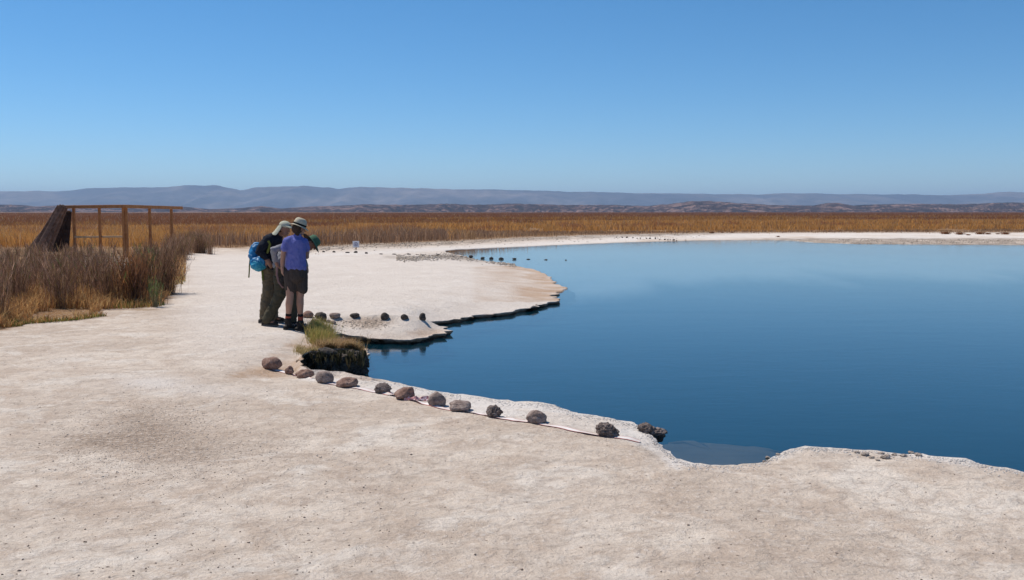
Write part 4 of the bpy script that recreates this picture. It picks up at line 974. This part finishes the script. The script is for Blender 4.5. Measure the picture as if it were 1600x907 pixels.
ring_loft(bm, [A_(448, 377, -.01), A_(444.5, 388, -.02), elL, A_(441.5, 410, 0), wrL], [.046, .042, .036, .033, .025]); hand(bm, wrL, Vector((.06, .05, -1)), Vector((1, .3, 0)), .95, .5)
elR, wrR = A_(479.5, 402.5, .12), A_(481, 388, .26)
ring_loft(bm, [A_(475.5, 378.5, .08), A_(478.5, 390, .10), elR, elR.lerp(wrR, .55), wrR], [.046, .043, .037, .034, .026]); hand(bm, wrR, Vector((-.4, .2, 1)), Vector((-1, 0, 0)), .95, .9)
add(W, 'body', fuse(bm, .0075, 'body'), M_skin2)
bm = bmesh.new()
for i in range(1): ellipsoid(bm, hc_ + Vector((-.02, -.02, .0)), (.083, .095, .085)); ring_loft(bm, [hc_ + Vector((-.02, -.045, -.02)), A_(464.5, 366, .0)], [.06, .035])
add(W, 'hair', fuse(bm, .010, 'hair', .004, (40, 40, 10)), M_hair)
bm = bmesh.new()
ring_loft(bm, [A_(462, 417.5, .02), A_(462, 405, .02), A_(462.3, 394, .03), A_(463, 382, .03)], [.125, .117, .121, .118], Vector((1, -.4, 0)).normalized(), 1.30, 20)
ring_loft(bm, [A_(449.5, 378, 0), A_(463, 374.5, .04), A_(475.5, 379, .08)], [.067, .075, .064]); ring_loft(bm, [A_(464, 373, .035), A_(464.8, 369, .04)], [.07, .056])
ring_loft(bm, [A_(449, 378, -.01), A_(445.6, 388.5, -.02)], [.062, .058]); ring_loft(bm, [A_(475, 379.5, .08), A_(477.8, 388, .10)], [.062, .058])
add(W, 't_shirt', fuse(bm, .010, 't_shirt', .014, (9, 9, 5)), M_purple)
bm = bmesh.new(); ring_loft(bm, [A_(462, 432, .02), A_(462, 422, .02)], [.125, .122], Vector((1, -.4, 0)).normalized(), 1.25, 20)
for x0_, x1_, d_ in ((454.5, 454.5, .01), (470, 471.8, .05)): ring_loft(bm, [A_(x0_, 428, d_), A_(x0_, 440, d_), A_(x1_, 451.5, d_)], [.098, .098, .086], Vector((1, 0, 0)), 1.03)
add(W, 'shorts', fuse(bm, .010, 'shorts', .012, (10, 10, 4)), M_shorts)
for an, k2, gg in ((ankL, kneeL, gl_), (ankR, kneeR, gr2)):
    up_ = (k2 - an).normalized(); bm = bmesh.new(); ring_loft(bm, [an - up_ * .05, an + up_ * .035], [.045, .042]); add(W, 'sock', fuse(bm, .007, 'sock'), M_sock)
    bm = bmesh.new(); ring_loft(bm, [an + up_ * .052, an + up_ * .066], [.0435, .0435]); add(W, 'sock_cuff', fuse(bm, .007, 'sock_cuff'), M_sockb)
for an, gg, td in ((ankL, gl_, Vector((.35, .6, 0))), (ankR, gr2, Vector((.95, .25, 0)))):
    bm = bmesh.new(); boot(bm, an, td, gg); add(W, 'boot', fuse(bm, .008, 'boot', .003, (20, 20, 20), 3), M_boot); add(W, 'sole', sole_me(an, td, gg), M_sole)
hat_c = hc_ + Vector((.01, 0, .045)); upv = Vector((.36, .1, 1)); br, cr, bd = brim_hat(hat_c, upv, Vector((1, .3, 0)), .145, .092, .115, .014, .84, .02)
h1 = add(W, 'hat', br, M_cream); 
local(W, cr); link('crown', cr, M_cream, h1); local(W, bd); link('hat_band', bd, M_band, h1)

# --- man with the neck-flap cap, bending, three-quarter view
YM = 15.1; A_ = lambda x, y, dy=0: at(x, y, YM + dy)
gm = gz(at(415, 505, YM).x, YM)
Mn = person('person in navy shirt and pale neck-flap cap leaning forward, hand on thigh', Vector((at(418, 505, YM).x, YM, gm)))
hipA, hipB = A_(420, 423, -.08), A_(428, 424, .12); knA, knB = A_(417.5, 455, -.08), A_(431, 457, .14); anA, anB = A_(411.5, 492, -.06), A_(428, 492.5, .16)
def leg(bm, h_, k2, an, rr): ring_loft(bm, [h_, h_.lerp(k2, .5), k2, k2.lerp(an, .35), an], rr)
bm = bmesh.new()
for h_, k2, an in ((hipA, knA, anA), (hipB, knB, anB)): leg(bm, h_, k2, an, [.085, .072, .052, .052, .035]); f0 = Vector((an.x, an.y, gm + .05)); ring_loft(bm, [an, f0, f0 + Vector((.1, -.02, 0))], [.036, .038, .034])
ring_loft(bm, [A_(423, 420, 0), A_(421.5, 403, 0), A_(424, 385, 0), A_(430, 374, 0)], [.11, .105, .12, .10], Vector((0, 1, 0)), 1.25)
hcM = A_(444.5, 358, -.05); ring_loft(bm, [A_(431, 372, 0), A_(438, 366, -.02), hcM], [.07, .055, .05])
ring_loft(bm, [A_(419, 374, -.20), A_(429, 371, 0), A_(434, 373, .18)], [.06, .07, .06])
head(bm, hcM, Vector((.85, -.5, -.35)), Vector((.28, 0, 1)), 1.03)
eA, wA = A_(405.5, 394, -.27), A_(416.5, 405.5, -.24); ring_loft(bm, [A_(417, 375, -.2), A_(410, 385, -.25), eA, eA.lerp(wA, .5), wA], [.05, .045, .04, .037, .029]); hand(bm, wA, Vector((.6, .05, -.85)), Vector((-.3, .9, -.2)), 1.05, .6)
eB, wB = A_(436, 396, .2), A_(432, 410, .16); ring_loft(bm, [A_(434, 374, .18), eB, wB], [.05, .04, .029]); hand(bm, wB, Vector((.2, .05, -.9)), Vector((-.3, -.6, -.2)), 1.05, .6)
add(Mn, 'body', fuse(bm, .0085, 'body'), M_skin)
bm = bmesh.new(); ellipsoid(bm, hcM + Vector((-.02, .01, .015)), (.086, .086, .09)); add(Mn, 'hair', fuse(bm, .011, 'hair', .003, (40, 40, 20)), M_hair)
bm = bmesh.new()
ring_loft(bm, [A_(423, 415, 0), A_(421, 402, 0), A_(423, 387, 0), A_(428.5, 376, 0)], [.135, .135, .145, .125], Vector((0, 1, 0)), 1.25, 20)
ring_loft(bm, [A_(418.5, 375.5, -.20), A_(428.5, 372.5, 0), A_(434, 374, .18)], [.078, .088, .078]); ring_loft(bm, [A_(431, 372, 0), A_(435, 369, -.01)], [.085, .066])
ring_loft(bm, [A_(417, 376, -.2), A_(410, 385.5, -.25), eA, eA.lerp(wA, .8)], [.07, .066, .060, .048]); ring_loft(bm, [A_(434, 375, .18), eB, wB.lerp(eB, .2)], [.07, .06, .048])
add(Mn, 'shirt', fuse(bm, .011, 'shirt', .015, (8, 8, 6)), M_navy)
bm = bmesh.new(); ring_loft(bm, [A_(423, 424, 0), A_(423, 417, 0)], [.128, .125], Vector((0, 1, 0)), 1.2, 18)
for h_, k2, an in ((hipA, knA, anA), (hipB, knB, anB)): leg(bm, h_, k2, an - Vector((0, 0, .03)), [.102, .09, .076, .073, .062])
add(Mn, 'trousers', fuse(bm, .011, 'trousers', .017, (9, 9, 9)), M_khaki)
for an, td in ((anA, Vector((.85, -.35, 0))), (anB, Vector((.95, -.1, 0)))):
    gg = gz(an.x, an.y); bm = bmesh.new(); boot(bm, an, td, gg); add(Mn, 'boot', fuse(bm, .009, 'boot', .003, (20, 20, 20), 3), M_boot); add(Mn, 'sole', sole_me(an, td, gg), M_sole)
# cap: crown, peak and neck flap
fM = Vector((.85, -.5, -.2)).normalized(); upM = Vector((.25, .0, 1)).normalized()
bm = bmesh.new(); R_ = Matrix(((fM.cross(upM)).normalized(), fM, upM)).transposed(); ellipsoid(bm, hcM + upM * .05, (.088, .106, .078), R_)
for v in list(bm.verts):
    if (v.co - hcM).dot(upM) < .03: v.co += upM * (.03 - (v.co - hcM).dot(upM))
ring_loft(bm, [hcM + upM * .052 + fM * .06, hcM + upM * .047 + fM * .155], [.012, .009], fM.cross(upM), 6.5)
cap_o = add(Mn, 'cap', fuse(bm, .007, 'cap'), M_capg)
bm = bmesh.new(); rt = fM.cross(upM).normalized(); rows = []
for i in range(9):
    a = math.pi * (.92 + 1.16 * i / 8) ; dr = rt * math.cos(a) * -1 * .088 + fM * math.sin(a) * .105
    rows.append([hcM + upM * .045 + dr, hcM - upM * .02 + dr * 1.15 + Vector((-.012, 0, 0)), hcM - upM * .09 + dr * 1.32 + Vector((-.035, -.0, .0)) + dr.normalized() * .012 * math.sin(i * 2.1), hcM - upM * .125 + dr * 1.42 + Vector((-.055, 0, .01))])
g = [[bm.verts.new(p) for p in r] for r in rows]
for a, b in zip(g, g[1:]):
    for j in range(3): bm.faces.new((a[j], a[j + 1], b[j + 1], b[j]))
me = bpy.data.meshes.new('neck_flap'); bm.to_mesh(me); bm.free(); smooth(me); local(Mn, me); fl = link('neck_flap', me, M_capg, cap_o); sm = fl.modifiers.new('t', 'SOLIDIFY'); sm.thickness = .004; sb = fl.modifiers.new('s', 'SUBSURF'); sb.levels = 2; sb.render_levels = 2
ellb = bmesh.new(); ellipsoid(ellb, hcM + upM * .083 + fM * .098, (.018, .006, .016), R_, 2); me = bpy.data.meshes.new('badge'); ellb.to_mesh(me); ellb.free(); local(Mn, me); link('badge', me, M_navy, cap_o)
# backpack slung low at his back
bp = empty('backpack', A_(402, 410, -.12)); 
bm = bmesh.new(); ellipsoid(bm, A_(405, 411, -.14), (.125, .15, .115)); ellipsoid(bm, A_(399.5, 400, -.05), (.10, .15, .15)); ellipsoid(bm, A_(400.5, 389, -.03), (.085, .13, .10)); ellipsoid(bm, A_(409, 409, -.2), (.08, .08, .11))
me = fuse(bm, .010, 'pack_body', .022, (7, 7, 9)); add(bp, 'pack_body', me, M_blue)
bm = bmesh.new(); ellipsoid(bm, A_(404.5, 413.5, -.19), (.118, .118, .10)); add(bp, 'front_pocket', fuse(bm, .010, 'front_pocket', .022, (9, 9, 12)), M_teal)
def strap(root, pts, w_=.012, th=.004, m=M_strap, name='strap'):
    bm = bmesh.new(); ring_loft(bm, pts, [th] * len(pts), Vector((1, .3, 0)), w_ / th, 8); me = bpy.data.meshes.new(name); bm.to_mesh(me); bm.free(); smooth(me); add(root, name, me, m)
strap(bp, [A_(391, 404, -.15), A_(389.8, 414, -.17), A_(389.5, 424, -.17), A_(388.8, 434, -.17)], .010)
strap(bp, [A_(409.5, 423, -.2), A_(410.5, 431, -.2), A_(411, 438.5, -.2)], .016, m=M_strap)
strap(bp, [A_(419.5, 377, -.30), A_(422.0, 382, -.285), A_(420, 389, -.275), A_(417.5, 396, -.25)], .018, m=M_strap, name='shoulder_strap')
tag(bp, 'turquoise and blue backpack slung low on the back of the person in navy', 'backpack')

# --- person bending deeply between the two
YB = 14.82; A_ = lambda x, y, dy=0: at(x, y, YB + dy)
Bn = person('person in grey shirt and olive trousers bent over under a wide green hat', Vector((at(438, 509, YB).x, YB, gz(at(438, 509, YB).x, YB))))
hA, hB = A_(439, 424, -.10), A_(444, 424, .10); kA, kB = A_(437.5, 461, -.14), A_(457.5, 461, .06); aA, aB = A_(417.5, 496, -.18), A_(458, 497, .02)
bm = bmesh.new()
for h_, k2, an in ((hA, kA, aA), (hB, kB, aB)): leg(bm, h_, k2, an, [.085, .07, .05, .05, .034]); f0 = Vector((an.x, an.y, gz(an.x, an.y) + .05)); ring_loft(bm, [an, f0, f0 + Vector((.1, -.02, 0))], [.036, .038, .034])
ring_loft(bm, [A_(441, 420, 0), A_(446, 405, .02), A_(457, 393, .05), A_(466, 386, .08)], [.115, .105, .12, .10], Vector((0, 1, 0)), 1.2)
hcB = A_(485.5, 381, .10); ring_loft(bm, [A_(466, 386, .08), A_(477, 382, .1), hcB], [.07, .052, .05])
fB = Vector((.5, -.35, -.85)); upB = Vector((.74, .34, .58)); head(bm, hcB, fB, upB, 1.0)
eC, wC = A_(427.5, 390.5, -.28), A_(430.5, 409, -.22); shC = A_(452, 385, -.14)
ring_loft(bm, [shC, shC.lerp(eC, .5), eC, eC.lerp(wC, .5), wC], [.05, .045, .036, .034, .027]); hand(bm, wC, Vector((.35, .2, -.9)), Vector((.8, .5, 0)), 1.0, .5)
shD = A_(466, 388, .26); eD, wD = A_(473, 404, .2), A_(478.5, 417, .1); ring_loft(bm, [shD, eD, wD], [.05, .037, .027]); hand(bm, wD, Vector((.2, -.1, -1)), Vector((-1, .2, 0)), 1.0, .9)
ring_loft(bm, [shC, A_(460, 386, .06), shD], [.055, .07, .055])
add(Bn, 'body', fuse(bm, .0085, 'body'), M_skin)
bm = bmesh.new(); ring_loft(bm, [A_(440.5, 414, 0), A_(446, 403, .02), A_(456, 393, .05), A_(465, 387, .08)], [.135, .13, .14, .12], Vector((0, 1, 0)), 1.2, 20); ring_loft(bm, [shC, A_(460, 386, .06), shD], [.07, .085, .07])
ring_loft(bm, [shC, shC.lerp(eC, .5), eC, wC.lerp(eC, .12)], [.068, .06, .052, .042]); ring_loft(bm, [shD, eD, wD.lerp(eD, .12)], [.066, .052, .042])
add(Bn, 'shirt', fuse(bm, .011, 'shirt', .014, (9, 9, 7)), M_grey)
bm = bmesh.new(); ring_loft(bm, [A_(441.5, 425, 0), A_(441, 415, 0)], [.132, .122], Vector((0, 1, 0)), 1.15, 18)
leg(bm, hA, kA, aA - Vector((0, 0, .045)), [.105, .098, .088, .082, .078]); leg(bm, hB, kB, aB - Vector((0, 0, .03)), [.10, .09, .074, .07, .058])
add(Bn, 'trousers', fuse(bm, .011, 'trousers', .018, (8, 8, 9)), M_olive)
for an, td in ((aA, Vector((.95, -.15, 0))), (aB, Vector((.9, .3, 0)))):
    gg = gz(an.x, an.y); bm = bmesh.new(); boot(bm, an, td, gg); add(Bn, 'boot', fuse(bm, .009, 'boot', .003, (20, 20, 20), 3), M_boot); add(Bn, 'sole', sole_me(an, td, gg), M_sole)
bm = bmesh.new(); ellipsoid(bm, hcB + upB.normalized() * .02 - fB.normalized() * .015, (.084, .084, .084)); add(Bn, 'hair', fuse(bm, .011, 'hair', .003, (40, 40, 20)), M_hair)
br, cr, bd = brim_hat(hcB + upB.normalized() * .045, upB, fB, .175, .094, .10, .012, .88, .03)
br.materials.append(M_hatb); br.materials.append(M_hatg)
for f_ in br.polygons: f_.material_index = 1 if f_.index < 80 else 0
h2 = add(Bn, 'hat', br, M_hatb); local(Bn, cr); link('crown', cr, M_hatg, h2)
sb_ = empty('shoulder_bag', A_(446, 446, -.3))
bm = bmesh.new(); ellipsoid(bm, A_(443.5, 441, -.28), (.055, .05, .10)); add(sb_, 'bag_body', fuse(bm, .009, 'bag_body', .006, (14, 14, 14)), M_boot)
strap(sb_, [A_(433, 418, -.26), A_(432.5, 430, -.27), A_(435.5, 441, -.30), A_(442.5, 450, -.32)], .016, .005, cloth('strap_pinkish', (.26,.15,.13), (.33,.2,.18)))
tag(sb_, 'small dark bag on a pinkish strap at the hip of the bent person', 'bag')
